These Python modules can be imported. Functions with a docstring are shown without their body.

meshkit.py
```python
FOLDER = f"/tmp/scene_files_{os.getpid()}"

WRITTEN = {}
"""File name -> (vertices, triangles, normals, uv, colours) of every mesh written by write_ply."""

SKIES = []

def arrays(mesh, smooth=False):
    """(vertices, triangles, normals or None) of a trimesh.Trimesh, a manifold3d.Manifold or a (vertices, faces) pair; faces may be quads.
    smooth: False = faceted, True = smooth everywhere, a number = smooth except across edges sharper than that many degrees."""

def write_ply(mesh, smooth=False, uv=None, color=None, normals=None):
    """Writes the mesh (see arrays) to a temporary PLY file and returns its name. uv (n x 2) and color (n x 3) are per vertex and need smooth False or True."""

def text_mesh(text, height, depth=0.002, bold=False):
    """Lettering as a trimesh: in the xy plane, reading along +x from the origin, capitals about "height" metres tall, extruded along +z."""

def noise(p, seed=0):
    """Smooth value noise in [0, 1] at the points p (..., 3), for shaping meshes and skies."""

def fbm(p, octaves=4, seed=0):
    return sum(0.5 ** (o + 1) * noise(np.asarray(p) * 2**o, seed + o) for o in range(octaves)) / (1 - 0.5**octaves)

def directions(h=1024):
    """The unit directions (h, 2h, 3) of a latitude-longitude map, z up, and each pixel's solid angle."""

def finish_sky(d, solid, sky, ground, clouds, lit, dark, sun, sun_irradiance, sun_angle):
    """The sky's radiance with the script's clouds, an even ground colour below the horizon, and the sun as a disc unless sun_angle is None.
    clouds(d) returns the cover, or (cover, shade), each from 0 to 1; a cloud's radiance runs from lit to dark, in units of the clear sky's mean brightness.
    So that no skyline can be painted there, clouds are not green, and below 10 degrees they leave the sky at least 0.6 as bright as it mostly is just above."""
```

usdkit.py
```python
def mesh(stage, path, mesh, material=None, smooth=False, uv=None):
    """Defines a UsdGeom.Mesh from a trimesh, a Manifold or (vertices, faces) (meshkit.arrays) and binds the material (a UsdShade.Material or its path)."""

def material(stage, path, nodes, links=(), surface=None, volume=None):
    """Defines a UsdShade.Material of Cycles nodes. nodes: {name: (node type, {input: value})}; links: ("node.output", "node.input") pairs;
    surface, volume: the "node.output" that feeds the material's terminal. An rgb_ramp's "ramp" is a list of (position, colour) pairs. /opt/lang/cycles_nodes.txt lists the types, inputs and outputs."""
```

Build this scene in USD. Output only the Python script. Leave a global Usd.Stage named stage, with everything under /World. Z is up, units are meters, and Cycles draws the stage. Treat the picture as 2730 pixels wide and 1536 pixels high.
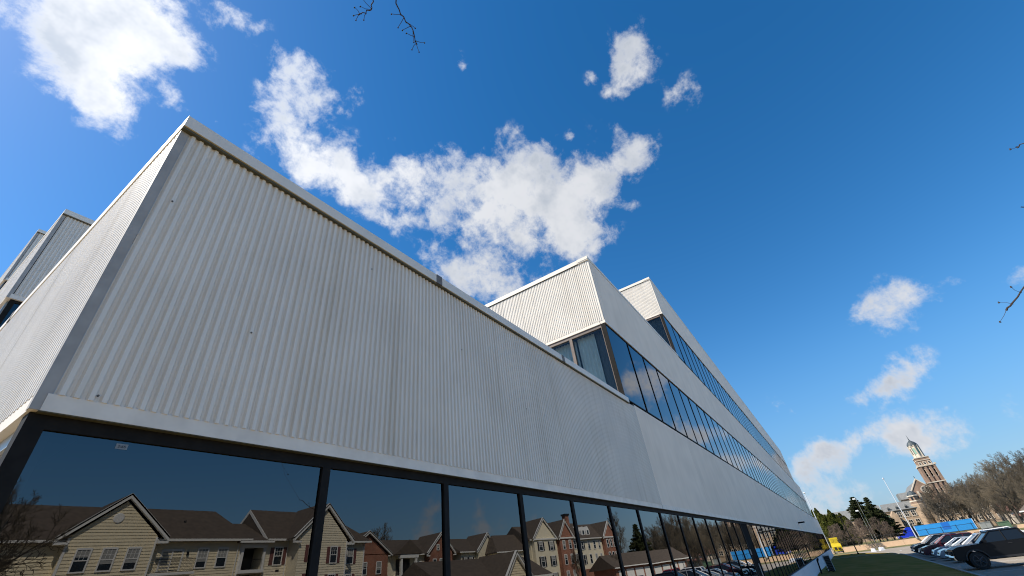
import math, random, numpy as np, trimesh, meshkit, usdkit
from pxr import Usd, UsdGeom, UsdLux, UsdShade, Gf, Sdf

stage = Usd.Stage.CreateInMemory()
UsdGeom.SetStageUpAxis(stage, "Z")
UsdGeom.Xform.Define(stage, "/World")
UsdGeom.Scope.Define(stage, "/World/Looks")
random.seed(7)
rng = np.random.default_rng(7)

# ------------------------------------------------------------------ camera
EYE = 1.85                                   # eye height above the grass by the building
R = np.array([[0.56238, -0.81917, -0.11265], [0.42029, 0.40051, -0.81421], [0.7121, 0.41055, 0.56953]])  # right, down, forward
cam = UsdGeom.Camera.Define(stage, "/World/camera")
cam.CreateHorizontalApertureAttr(36.0)
cam.CreateVerticalApertureAttr(36.0 * 576 / 1024)
cam.CreateFocalLengthAttr(36.0 * 1128.945 / 2730)
cam.CreateFStopAttr(0.0)
cam.CreateClippingRangeAttr(Gf.Vec2f(0.05, 20000))
EXPOSURE = 0.62
cam.CreateExposureAttr(EXPOSURE)
r_, d_, f_ = R
cam.AddTransformOp().Set(Gf.Matrix4d(*r_, 0, *(-d_), 0, *(-f_), 0, 0, 0, EYE, 1))

# ------------------------------------------------------------------ sky and sun
SUN_AZ, SUN_EL = math.radians(126.0), math.radians(46.0)   # azimuth from +x towards +y
sun = np.array([math.cos(SUN_AZ) * math.cos(SUN_EL), math.sin(SUN_AZ) * math.cos(SUN_EL), math.sin(SUN_EL)])
SKY = 0.070
SUN = 1.25
CLOUDS = "-0.093,0.632,0.769,0.077 -0.061,0.624,0.779,0.1 -0.043,0.597,0.801,0.08 -0.042,0.663,0.747,0.083 -0.046,0.694,0.718,0.052 -0.01,0.705,0.709,0.047 0.019,0.715,0.699,0.034 -0.094,0.667,0.739,0.049 -0.022,0.63,0.776,0.062 -0.009,0.6,0.8,0.048 0.015,0.597,0.802,0.041 0.039,0.587,0.809,0.036 0.057,0.653,0.755,0.028 0.054,0.508,0.86,0.039 0.081,0.516,0.853,0.032 0.023,0.515,0.857,0.03 -0.012,0.55,0.835,0.02 0.125,0.505,0.854,0.026 0.139,0.487,0.862,0.021 0.165,0.503,0.848,0.041 0.181,0.545,0.819,0.046 0.199,0.569,0.798,0.049 0.228,0.591,0.774,0.061 0.27,0.596,0.757,0.067 0.309,0.59,0.746,0.067 0.219,0.505,0.835,0.041 0.252,0.476,0.842,0.036 0.262,0.456,0.851,0.021 0.215,0.461,0.861,0.02 0.318,0.549,0.773,0.051 0.375,0.564,0.735,0.049 0.42,0.539,0.73,0.072 0.414,0.486,0.77,0.043 0.467,0.477,0.744,0.074 0.485,0.428,0.763,0.06 0.474,0.545,0.692,0.037 0.433,0.576,0.694,0.032 0.536,0.482,0.693,0.054 0.545,0.515,0.661,0.028 0.546,0.368,0.753,0.084 0.581,0.28,0.765,0.083 0.642,0.289,0.71,0.135 0.612,0.367,0.7,0.107 0.663,0.204,0.72,0.104 0.697,0.26,0.668,0.11 0.643,0.406,0.649,0.061 0.736,0.201,0.647,0.064 0.677,0.129,0.724,0.069 0.694,0.081,0.715,0.055 0.699,0.039,0.714,0.047 0.673,0.028,0.739,0.037 0.636,0.054,0.77,0.03 0.747,0.244,0.619,0.059 0.601,0.506,0.619,0.06 0.65,0.489,0.581,0.069 0.685,0.446,0.576,0.056 0.719,0.414,0.557,0.045 0.529,-0.045,0.847,0.043 0.558,-0.047,0.828,0.044 0.533,-0.019,0.846,0.034 0.578,-0.001,0.816,0.035 0.581,0.03,0.813,0.02 0.628,-0.08,0.774,0.034 0.66,-0.094,0.745,0.023 0.64,-0.121,0.759,0.017 0.536,0.047,0.843,0.018 0.363,0.259,0.895,0.019 0.598,0.142,0.789,0.018 0.753,0.099,0.65,0.022 0.901,-0.265,0.343,0.027 0.909,-0.237,0.342,0.033 0.917,-0.209,0.34,0.025 0.901,-0.287,0.326,0.029 0.893,-0.315,0.321,0.016 0.879,-0.375,0.295,0.023 0.363,0.259,0.895,0.021 0.364,0.453,0.814,0.024 0.117,0.643,0.757,0.022 0.001,0.763,0.647,0.016 0.974,-0.1,0.201,0.022 0.952,-0.223,0.21,0.027 0.962,-0.172,0.213,0.032 0.965,-0.231,0.121,0.018 0.988,-0.086,0.13,0.021 0.993,0.028,0.111,0.028 0.993,-0.03,0.11,0.037 0.992,-0.066,0.108,0.025 0.979,-0.172,0.106,0.029 0.983,-0.142,0.116,0.032 0.985,-0.119,0.126,0.028 0.971,-0.208,0.119,0.024 0.978,-0.17,0.123,0.03 0.951,-0.283,0.125,0.026 0.997,-0.011,0.07,0.03 0.996,-0.057,0.066,0.024 0.997,0.037,0.063,0.031 0.999,-0.001,0.037,0.024 0.955,-0.209,0.209,0.035 0.961,-0.184,0.208,0.035 0.967,-0.153,0.204,0.028 0.973,-0.118,0.199,0.019 0.976,0.007,0.219,0.026 0.976,-0.011,0.218,0.017 0.992,-0.025,0.125,0.041 0.992,-0.05,0.118,0.035 0.993,0.009,0.116,0.033 0.986,-0.105,0.131,0.023 0.982,-0.136,0.131,0.03 0.981,-0.158,0.116,0.035 0.973,-0.195,0.121,0.035 0.968,-0.221,0.123,0.021 0.978,-0.164,0.131,0.027 0.954,-0.272,0.126,0.02 0.948,-0.291,0.125,0.026 0.998,0.022,0.067,0.035 0.997,-0.037,0.074,0.028 0.995,-0.069,0.066,0.019 0.999,0.022,0.04,0.028 0.994,-0.094,0.049,0.015 0.73,-0.664,0.158,0.025 0.724,-0.681,0.106,0.036 0.708,-0.699,0.1,0.028 0.796,-0.594,0.116,0.04 0.816,-0.567,0.117,0.025 0.85,-0.52,0.084,0.027 0.92,-0.228,0.318,0.046 0.927,-0.193,0.322,0.04 0.962,-0.17,0.215,0.045 0.97,-0.137,0.202,0.036 0.986,-0.107,0.129,0.029"


def build_sky():
    n = {"tc": ("texture_coordinate", {}),
         "sky": ("sky_texture", {"sky_type": "single_scattering", "sun_disc": False, "sun_elevation": SUN_EL, "sun_rotation": math.atan2(sun[0], sun[1]),
                                 "altitude": 60.0, "air_density": 1.0, "aerosol_density": 0.25, "ozone_density": 2.0}),
         "w1": ("noise_texture", {"scale": 5.0, "detail": 3.0, "roughness": 0.55}), "w2": ("noise_texture", {"scale": 19.0, "detail": 4.0, "roughness": 0.6}),
         "o1": ("vector_math", {"math_type": "multiply_add", "vector2": (0.06, 0.06, 0.06), "vector3": (-0.03, -0.03, -0.03)}),
         "o2": ("vector_math", {"math_type": "multiply_add", "vector2": (0.03, 0.03, 0.03), "vector3": (-0.015, -0.015, -0.015)}),
         "a1": ("vector_math", {"math_type": "add"}), "a2": ("vector_math", {"math_type": "add"}),
         "nz": ("noise_texture", {"scale": 15.0, "detail": 12.0, "roughness": 0.64, "distortion": 0.12}),
         "nz2": ("noise_texture", {"scale": 7.0, "detail": 5.0, "roughness": 0.6}),
         "zero": ("value", {"value": 0.0})}
    links = [("tc.generated", "nz.vector"), ("tc.generated", "nz2.vector"), ("tc.generated", "w1.vector"), ("tc.generated", "w2.vector"),
             ("w1.color", "o1.vector1"), ("w2.color", "o2.vector1"), ("tc.generated", "a1.vector1"), ("o1.vector", "a1.vector2"), ("a1.vector", "a2.vector1"), ("o2.vector", "a2.vector2")]
    last = "zero.value"
    for i, t in enumerate(CLOUDS.split()):
        x, y, z, r = map(float, t.split(","))
        am = float(np.interp(r, [0.018, 0.045, 0.07], [0.66, 0.92, 1.0])); r *= CR
        n[f"d{i}"] = ("vector_math", {"math_type": "distance", "vector2": (x, y, z)})
        n[f"m{i}"] = ("math", {"math_type": "multiply_add", "value2": -am / r, "value3": am, "use_clamp": True})
        n[f"x{i}"] = ("math", {"math_type": "multiply_add"})
        links += [("a2.vector", f"d{i}.vector1"), (f"d{i}.value", f"m{i}.value1"), (f"m{i}.value", f"x{i}.value1"), (f"m{i}.value", f"x{i}.value2"), (last, f"x{i}.value3")]
        last = f"x{i}.value"
    n["na"] = ("math", {"math_type": "multiply_add", "value2": CN, "value3": -CN * 0.5 - CB})
    n["gate"] = ("map_range", {"range_type": "smoothstep", "from_min": 0.0, "from_max": 0.10, "to_min": 0.0, "to_max": 1.0, "clamp": True})
    n["sq"] = ("math", {"math_type": "power", "value2": 0.7})
    n["fs"] = ("math", {"math_type": "multiply_add", "value2": CF})
    n["cov"] = ("map_range", {"range_type": "smoothstep", "from_min": 0.0, "from_max": 1.2, "to_min": 0.0, "to_max": 1.0, "clamp": True})
    n["cov2"] = ("math", {"math_type": "multiply"})
    n["core"] = ("map_range", {"range_type": "smoothstep", "from_min": 0.35, "from_max": 1.5, "to_min": 0.0, "to_max": 1.0, "clamp": True})
    n["shn"] = ("map_range", {"range_type": "smoothstep", "from_min": 0.36, "from_max": 0.62, "to_min": 1.0, "to_max": 0.0, "clamp": True})
    n["shm"] = ("math", {"math_type": "multiply"})
    n["shade"] = ("mix_color", {"blend_type": "mix", "a": CL_LIT, "b": CL_DARK, "use_clamp": False})
    # clouds near the sun glow brighter than those opposite to it
    n["sd"] = ("vector_math", {"math_type": "dot_product", "vector2": tuple(sun)})
    n["glow"] = ("map_range", {"range_type": "smoothstep", "from_min": 0.35, "from_max": 1.0, "to_min": 1.0, "to_max": 1.4, "clamp": True})
    n["lit"] = ("vector_math", {"math_type": "scale"})
    n["mix"] = ("mix_color", {"blend_type": "mix", "use_clamp": False})
    n["sat"] = ("hsv", {"saturation": SKY_SAT, "value": SKY_VAL, "hue": 0.5})
    # pale air towards the horizon, the same all round
    n["sx"] = ("separate_xyz", {})
    n["hz"] = ("map_range", {"range_type": "smoothstep", "from_min": -0.05, "from_max": 0.38, "to_min": 0.78, "to_max": 0.0, "clamp": True})
    n["air"] = ("mix_color", {"blend_type": "mix", "b": AIR, "use_clamp": False})
    n["bg"] = ("background_shader", {"strength": SKY})
    links += [("nz.fac", "na.value1"), (last, "gate.value"), (last, "sq.value1"), ("sq.value", "fs.value1"), ("na.value", "fs.value3"),
              ("fs.value", "cov.value"), ("cov.result", "cov2.value1"), ("gate.result", "cov2.value2"), ("fs.value", "core.value"), ("nz2.fac", "shn.value"),
              ("core.result", "shm.value1"), ("shn.result", "shm.value2"), ("shm.value", "shade.fac"),
              ("tc.generated", "sd.vector1"), ("sd.value", "glow.value"), ("shade.result", "lit.vector1"), ("glow.result", "lit.scale"),
              ("tc.generated", "sx.vector"), ("sx.z", "hz.value"), ("hz.result", "air.fac"),
              ("sky.color", "sat.color"), ("sat.color", "air.a"), ("air.result", "mix.a"), ("lit.vector", "mix.b"), ("cov2.value", "mix.fac"), ("mix.result", "bg.color")]
    m = usdkit.material(stage, "/World/Looks/sky", n, links, surface="bg.background")
    dome = UsdLux.DomeLight.Define(stage, "/World/sky")
    UsdShade.MaterialBindingAPI.Apply(dome.GetPrim()).Bind(m)
    dome.GetPrim().SetCustomDataByKey("kind", "structure")


CR, CN, CB, CF = 1.62, 4.0, 0.36, 1.18     # cloud radius, noise, threshold and thickness
CL_LIT, CL_DARK = (6.9, 7.1, 7.5), (4.4, 4.9, 5.7)
SKY_SAT, SKY_VAL = 1.38, 1.58
AIR = (0.95, 2.65, 5.5)
build_sky()
sl = UsdLux.DistantLight.Define(stage, "/World/sun")
sl.CreateIntensityAttr(SUN)
sl.CreateAngleAttr(0.53)
sl.CreateNormalizeAttr(True)
sl.CreateColorAttr(Gf.Vec3f(1.0, 0.93, 0.82))
zax = Gf.Vec3d(*sun)
rot = Gf.Rotation(Gf.Vec3d(0, 0, 1), zax)
sl.AddTransformOp().Set(Gf.Matrix4d().SetRotate(rot))


# ------------------------------------------------------------------ helpers
class MB:
    """collects faces (triangles) into one mesh"""
    def __init__(s): s.v, s.f, s.n = [], [], 0

    def add(s, v, f):
        v, f = np.asarray(v, float), np.asarray(f, int)
        if f.shape[1] == 4: f = np.vstack([f[:, [0, 1, 2]], f[:, [0, 2, 3]]])
        s.v.append(v); s.f.append(f + s.n); s.n += len(v); return s

    def box(s, x0, x1, y0, y1, z0, z1):
        v = [(x, y, z) for x in (x0, x1) for y in (y0, y1) for z in (z0, z1)]
        return s.add(v, [(0, 1, 3, 2), (4, 6, 7, 5), (0, 4, 5, 1), (2, 3, 7, 6), (0, 2, 6, 4), (1, 5, 7, 3)])

    def hexa(s, v):                       # 8 corners: bottom 4 (ccw), top 4 (ccw)
        return s.add(v, [(3, 2, 1, 0), (4, 5, 6, 7), (0, 1, 5, 4), (1, 2, 6, 5), (2, 3, 7, 6), (3, 0, 4, 7)])

    def quad(s, a, b, c, d): return s.add([a, b, c, d], [(0, 1, 2, 3)])

    def poly(s, pts):                     # convex polygon fan
        return s.add(pts, [(0, i, i + 1) for i in range(1, len(pts) - 1)])

    def prism(s, pts, ax, a, b):          # 2-D polygon (may be concave) extruded along axis ax from a to b
        from shapely.geometry import Polygon
        v2, f2 = trimesh.creation.triangulate_polygon(Polygon(pts), engine="earcut")
        v2 = np.asarray(v2)
        k = len(v2)

        def lift(p, t):
            o = np.zeros((len(p), 3)); r = [i for i in range(3) if i != ax]
            o[:, r[0]], o[:, r[1]], o[:, ax] = p[:, 0], p[:, 1], t
            return o
        p = np.asarray(pts, float)
        s.add(lift(v2, a), f2[:, ::-1]); s.add(lift(v2, b), f2)
        n = len(p)
        s.add(np.vstack([lift(p, a), lift(p, b)]), [(i, (i + 1) % n, n + (i + 1) % n, n + i) for i in range(n)])
        return s

    def tubes(s, P0, P1, R0, R1, n=5):
        P0, P1 = np.asarray(P0, float).reshape(-1, 3), np.asarray(P1, float).reshape(-1, 3)
        R0, R1 = np.broadcast_to(np.asarray(R0, float), len(P0)), np.broadcast_to(np.asarray(R1, float), len(P0))
        d = P1 - P0; d /= np.maximum(np.linalg.norm(d, axis=1, keepdims=True), 1e-9)
        h = np.where(np.abs(d[:, 2:3]) > 0.9, [[1.0, 0, 0]], [[0, 0, 1.0]])
        a = np.cross(d, h); a /= np.linalg.norm(a, axis=1, keepdims=True); b = np.cross(d, a)
        t = np.arange(n) * 2 * np.pi / n
        c = np.cos(t)[None, :, None] * a[:, None] + np.sin(t)[None, :, None] * b[:, None]
        v = np.concatenate([P0[:, None] + c * R0[:, None, None], P1[:, None] + c * R1[:, None, None]], 1).reshape(-1, 3)
        i = np.arange(n); q = np.stack([i, n + i, n + (i + 1) % n, (i + 1) % n], 1)
        f = (q[None] + (np.arange(len(P0)) * 2 * n)[:, None, None]).reshape(-1, 4)
        return s.add(v, f)

    def rod(s, p0, p1, r0, r1=None, n=10, caps=True):
        r1 = r0 if r1 is None else r1
        s.tubes([p0], [p1], [r0], [r1], n)
        if caps:
            k = s.v[-1]; s.add(k[:n], [(0, i, i + 1) for i in range(1, n - 1)]); s.add(k[n:], [(0, i + 1, i) for i in range(1, n - 1)])
        return s

    def lathe(s, prof, n=20, c=(0, 0, 0)):
        prof = np.asarray(prof, float); t = np.arange(n) * 2 * np.pi / n
        v = np.stack([prof[:, 0, None] * np.cos(t), prof[:, 0, None] * np.sin(t), np.repeat(prof[:, 1, None], n, 1)], -1).reshape(-1, 3) + np.asarray(c)
        f = [(i * n + j, i * n + (j + 1) % n, (i + 1) * n + (j + 1) % n, (i + 1) * n + j) for i in range(len(prof) - 1) for j in range(n)]
        return s.add(v, f)

    def mesh(s): return np.vstack(s.v), np.vstack(s.f)

    def move(s, M):
        s.v = [x @ np.asarray(M)[:3, :3].T + np.asarray(M)[:3, 3] for x in s.v]; return s


_names = {}


def numbered(parent, name):
    k = (str(parent), name); i = _names.get(k, 0); _names[k] = i + 1
    return f"{parent}/{name}" + (f"_{i:03d}" if i else "")


def tag(p, label=None, cat=None, group=None, kind=None):
    for k, v in (("label", label), ("category", cat), ("group", group), ("kind", kind)):
        if v: p.SetCustomDataByKey(k, v)
    return p


def thing(name, label=None, cat=None, loc=(0, 0, 0), rotz=0.0, group=None, kind=None, scale=None):
    x = UsdGeom.Xform.Define(stage, numbered("/World", name))
    x.AddTranslateOp().Set(Gf.Vec3d(*map(float, loc))); x.AddRotateZOp().Set(float(rotz))
    if scale is not None: x.AddScaleOp().Set(Gf.Vec3f(*scale))
    return tag(x.GetPrim(), label, cat, group, kind)


def part(parent, name, mb, m, smooth=False, label=None, kind=None):
    par = parent.GetPath() if parent is not None else "/World"
    g = usdkit.mesh(stage, numbered(par, name), mb.mesh() if isinstance(mb, MB) else mb, m, smooth=smooth)
    return tag(g.GetPrim(), label, kind=kind)


def group_part(parent, name, kind=None):
    return tag(UsdGeom.Xform.Define(stage, numbered(parent.GetPath(), name)).GetPrim(), kind=kind)


def dup(src, loc, rotz=0.0, label=None, scale=None):
    was = src.GetCustomData()
    base = src.GetName()
    if base[-4:-3] == '_' and base[-3:].isdigit(): base = base[:-4]
    r = thing(base, label or was["label"], was["category"], loc, rotz, was.get("group"), scale=scale)
    r.GetReferences().AddInternalReference(src.GetPath()); r.SetInstanceable(True)
    return r


_m = {}


def mat(name, col, rough=0.6, metal=0.0, var=0.0, scale=3.0, bump=0.0, bscale=40.0, spec=0.5, coat=0.0, col2=None, detail=4.0, rand=0.0, stretch=None, lo=0.35, hi=0.65):
    """principled with noise between col and col2 (or col*(1-var)), optional fine bump; object coordinates"""
    if name in _m: return _m[name]
    n = {"p": ("principled_bsdf", {"base_color": col, "roughness": rough, "metallic": metal, "specular_ior_level": spec, "coat_weight": coat})}
    l = []
    src = None
    if var or col2 or bump:
        n["tc"] = ("geometry", {}) if True else None
        src = "tc.position"
        if stretch:
            n["mp"] = ("mapping", {"scale": stretch}); l.append((src, "mp.vector")); src = "mp.vector"
    if var or col2:
        c2 = col2 or tuple(c * (1 - var) for c in col)
        n["nz"] = ("noise_texture", {"scale": scale, "detail": detail, "roughness": 0.6})
        n["rp"] = ("rgb_ramp", {"ramp": [(lo, col), (hi, c2)]})
        l += [(src, "nz.vector"), ("nz.fac", "rp.fac")]
        out = "rp.color"
        if rand:
            n["oi"] = ("object_info", {}); n["rr"] = ("map_range", {"from_min": 0, "from_max": 1, "to_min": 1 - rand, "to_max": 1 + rand})
            n["hv"] = ("hsv", {"hue": 0.5, "saturation": 1.0})
            l += [("oi.random", "rr.value"), ("rr.result", "hv.value"), (out, "hv.color")]; out = "hv.color"
        l.append((out, "p.base_color"))
    if bump:
        n["bn"] = ("noise_texture", {"scale": bscale, "detail": 3.0, "roughness": 0.6}); n["bp"] = ("bump", {"strength": 1.0, "distance": bump})
        l += [(src, "bn.vector"), ("bn.fac", "bp.height"), ("bp.normal", "p.normal")]
    _m[name] = usdkit.material(stage, f"/World/Looks/{name}", n, l, surface="p.BSDF")
    return _m[name]


def glass(name, tint, ior=1.9, wob=0.0, rough=0.0, refl=(1, 1, 1)):
    n = {"fr": ("fresnel", {"IOR": ior}), "t": ("transparent_bsdf", {"color": tint}), "g": ("glossy_bsdf", {"color": refl, "roughness": rough}), "mx": ("mix_closure", {})}
    l = [("fr.fac", "mx.fac"), ("t.BSDF", "mx.closure1"), ("g.BSDF", "mx.closure2")]
    if wob:
        n["ge"] = ("geometry", {}); n["nz"] = ("noise_texture", {"scale": 0.9, "detail": 1.0}); n["bp"] = ("bump", {"strength": 1.0, "distance": wob})
        l += [("ge.position", "nz.vector"), ("nz.fac", "bp.height"), ("bp.normal", "g.normal")]
    return usdkit.material(stage, f"/World/Looks/{name}", n, l, surface="mx.closure")
# ------------------------------------------------------------------ materials
def cladding(name, col, rough, spec, rand, bump, st=1.0):
    """painted steel sheet: slight tone change from sheet to sheet, faint vertical run-off streaks, fine orange-peel relief"""
    n = {"g": ("geometry", {}), "m1": ("mapping", {"scale": (5.0, 5.0, 0.22)}), "m2": ("mapping", {"scale": (28.0, 28.0, 0.9)}),
         "n1": ("noise_texture", {"scale": 1.0, "detail": 5.0, "roughness": 0.65}), "n2": ("noise_texture", {"scale": 1.0, "detail": 3.0}), "n3": ("noise_texture", {"scale": 1.6, "detail": 4.0}),
         "r1": ("rgb_ramp", {"ramp": [(0.28, (1 - .16 * st, 1 - .18 * st, 1 - .22 * st)), (0.5, (1, 1, 1))]}), "r2": ("rgb_ramp", {"ramp": [(0.30, (1 - .07 * st, 1 - .08 * st, 1 - .1 * st)), (0.55, (1, 1, 1))]}), "r3": ("rgb_ramp", {"ramp": [(0.35, (0.95, 0.95, 0.95)), (0.65, (1.03, 1.03, 1.03))]}),
         "x1": ("mix_color", {"blend_type": "multiply", "fac": 1.0, "use_clamp": False, "a": col}), "x2": ("mix_color", {"blend_type": "multiply", "fac": 1.0, "use_clamp": False}), "x3": ("mix_color", {"blend_type": "multiply", "fac": 1.0, "use_clamp": False}),
         "oi": ("object_info", {}), "rr": ("map_range", {"to_min": 1 - rand, "to_max": 1 + rand}), "hv": ("hsv", {"hue": 0.5, "saturation": 1.0}),
         "bn": ("noise_texture", {"scale": 240.0, "detail": 2.0}), "bp": ("bump", {"strength": 1.0, "distance": bump}), "p": ("principled_bsdf", {"roughness": rough, "specular_ior_level": spec})}
    l = [("g.position", "m1.vector"), ("g.position", "m2.vector"), ("m1.vector", "n1.vector"), ("m2.vector", "n2.vector"), ("g.position", "n3.vector"), ("n1.fac", "r1.fac"), ("n2.fac", "r2.fac"), ("n3.fac", "r3.fac"),
         ("r1.color", "x1.b"), ("x1.result", "x2.a"), ("r2.color", "x2.b"), ("x2.result", "x3.a"), ("r3.color", "x3.b"), ("oi.random", "rr.value"), ("rr.result", "hv.value"), ("x3.result", "hv.color"), ("hv.color", "p.base_color"),
         ("g.position", "bn.vector"), ("bn.fac", "bp.height"), ("bp.normal", "p.normal")]
    return usdkit.material(stage, f"/World/Looks/{name}", n, l, surface="p.BSDF")


WHITE = cladding("white_painted_steel", (0.765, 0.705, 0.615), 0.45, 0.3, 0.03, 0.0006, 0.8)
PANEL = cladding("smooth_white_panel", (0.80, 0.695, 0.57), 0.8, 0.08, 0.025, 0.0002, 0.3)
TRIM = mat("white_trim", (0.80, 0.72, 0.61), 0.55, var=0.14, scale=6.0, bump=0.0003, bscale=90.0)
COPING = mat("coping_steel", (0.78, 0.715, 0.615), 0.5, var=0.08, scale=3.0, spec=0.35)
JOINT = mat("weathered_joint", (0.19, 0.175, 0.16), 0.7, var=0.3, scale=20)
CORNER = mat("grey_corner_trim", (0.40, 0.38, 0.35), 0.6, spec=0.2, var=0.18, scale=7)
FRAME = mat("dark_bronze_frame", (0.017, 0.016, 0.015), 0.7, spec=0.10, var=0.3, scale=12, bump=0.0008, bscale=60)
BRONZE = mat("brown_bronze_frame", (0.17, 0.125, 0.095), 0.45, var=0.3, scale=9)
SILVER = mat("silver_frame", (0.40, 0.43, 0.43), 0.35, metal=0.3, var=0.15, scale=8)
DIRT = mat("gasket_grime", (0.10, 0.10, 0.075), 0.8, var=0.3, scale=14)
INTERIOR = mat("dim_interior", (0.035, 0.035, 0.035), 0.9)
ROOFM = mat("roof_membrane", (0.30, 0.29, 0.28), 0.85, var=0.2)
CURTAIN = mat("pale_curtain", (0.66, 0.72, 0.70), 0.85, var=0.12, scale=3)
PLINTH = mat("white_plinth_concrete", (0.62, 0.63, 0.64), 0.7, var=0.14, scale=3.5, bump=0.002, bscale=50)
GLASS = glass("tinted_glass", (0.10, 0.11, 0.115), 1.92, 0.0010)
GLASS2 = glass("clear_window_glass", (0.80, 0.85, 0.84), 1.45, 0.0005)

# ------------------------------------------------------------------ the office building
YF, X0, XL, XW, YB = 2.7, 0.364, 90.96, 0.362, 44.0
MOD = 1.2166
T = [3.0 + EYE, 6.98 + EYE, 11.0 + EYE]           # coping tops of the three storeys
H = [0.861 + EYE, 4.918 + EYE, 9.012 + EYE]       # undersides of the white bands, heads of the glass
SILL = [-1.10 + EYE, 3.0 + EYE, 6.98 + EYE]
XA = [X0, 8.93, 17.55]; XZ = [XL, 81.9, 72.9]; YS = [YF, 10.0, 17.3]
office = thing("office_building", "long white ribbed steel office building stepping up in three storeys with dark ribbon windows", "building")
PITCH, RIB = 0.0517, 0.0145


def ribbed(p0, p1, nrm, z0, z1, proud=0.0, depth=RIB):
    """vertical trapezoid ribs along p0->p1"""
    p0, p1, nrm = np.array(p0, float), np.array(p1, float), np.array(nrm, float)
    L = np.linalg.norm(p1 - p0); u = (p1 - p0) / L; k = int(L / PITCH + 0.15)
    prof = [(0.0, 0.0)]
    off = (L - k * PITCH) / 2
    for i in range(k):
        a = off + i * PITCH
        prof += [(a + 0.007, 0), (a + 0.0165, depth), (a + 0.0365, depth), (a + 0.046, 0)]
    prof.append((L, 0.0))
    prof = np.array(prof)
    pt = p0[None] + prof[:, :1] * u + (prof[:, 1:] + proud) * nrm
    n = len(pt)
    v = np.vstack([np.c_[pt, np.full(n, z0)], np.c_[pt, np.full(n, z1)]])
    mb = MB()
    sgn = np.cross([*u, 0], [0, 0, 1])[:2] @ nrm > 0
    f = [(i, i + 1, n + i + 1, n + i) if sgn else (i + 1, i, n + i, n + i + 1) for i in range(n - 1)]
    mb.add(v, f)
    for z, flip in ((z0, True), (z1, False)):       # close the rib ends
        for i in range(k):
            q = np.c_[pt[1 + 4 * i:5 + 4 * i], np.full(4, z)]
            mb.quad(*(q[::-1] if flip == sgn else q))
    return mb


def wbox(p0, p1, nrm, d0, d1, z0, z1):
    """box along p0->p1 between the offsets d0 and d1 from the wall plane (outwards positive)"""
    p0, p1, n = np.array(p0, float), np.array(p1, float), np.array(nrm, float)
    c = [p0 + n * d0, p1 + n * d0, p1 + n * d1, p0 + n * d1]
    if np.cross(p1 - p0, n) < 0: c = c[::-1]
    return MB().hexa([(*q, z0) for q in c] + [(*q, z1) for q in c])


def coping(p0, p1, nrm, z, over=0.05, hgt=0.108, gaps=()):
    """metal coping in pieces with joint covers at the given distances along it"""
    p0, p1 = np.array(p0, float), np.array(p1, float); L = np.linalg.norm(p1 - p0); u = (p1 - p0) / L
    cuts = [0.0, *gaps, L]
    for a, b in zip(cuts[:-1], cuts[1:]):
        a2, b2 = a + (0.012 if a else 0), b - (0.012 if b < L else 0)
        part(office, "coping", wbox(p0 + u * a2, p0 + u * b2, nrm, -0.30, over, z - hgt, z), COPING)
    part(office, "coping_soffit", wbox(p0, p1, nrm, 0.004, over - 0.012, z - hgt - 0.016, z - hgt), DIRT)
    for g in gaps:
        part(office, "coping_joint", wbox(p0 + u * (g - 0.045), p0 + u * (g + 0.045), nrm, -0.29, over + 0.004, z - hgt - 0.004, z + 0.004), JOINT)


N, W = (0, -1), (-1, 0)
SCREW = mat("rusty_screw_head", (0.10, 0.085, 0.07), 0.7)


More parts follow.
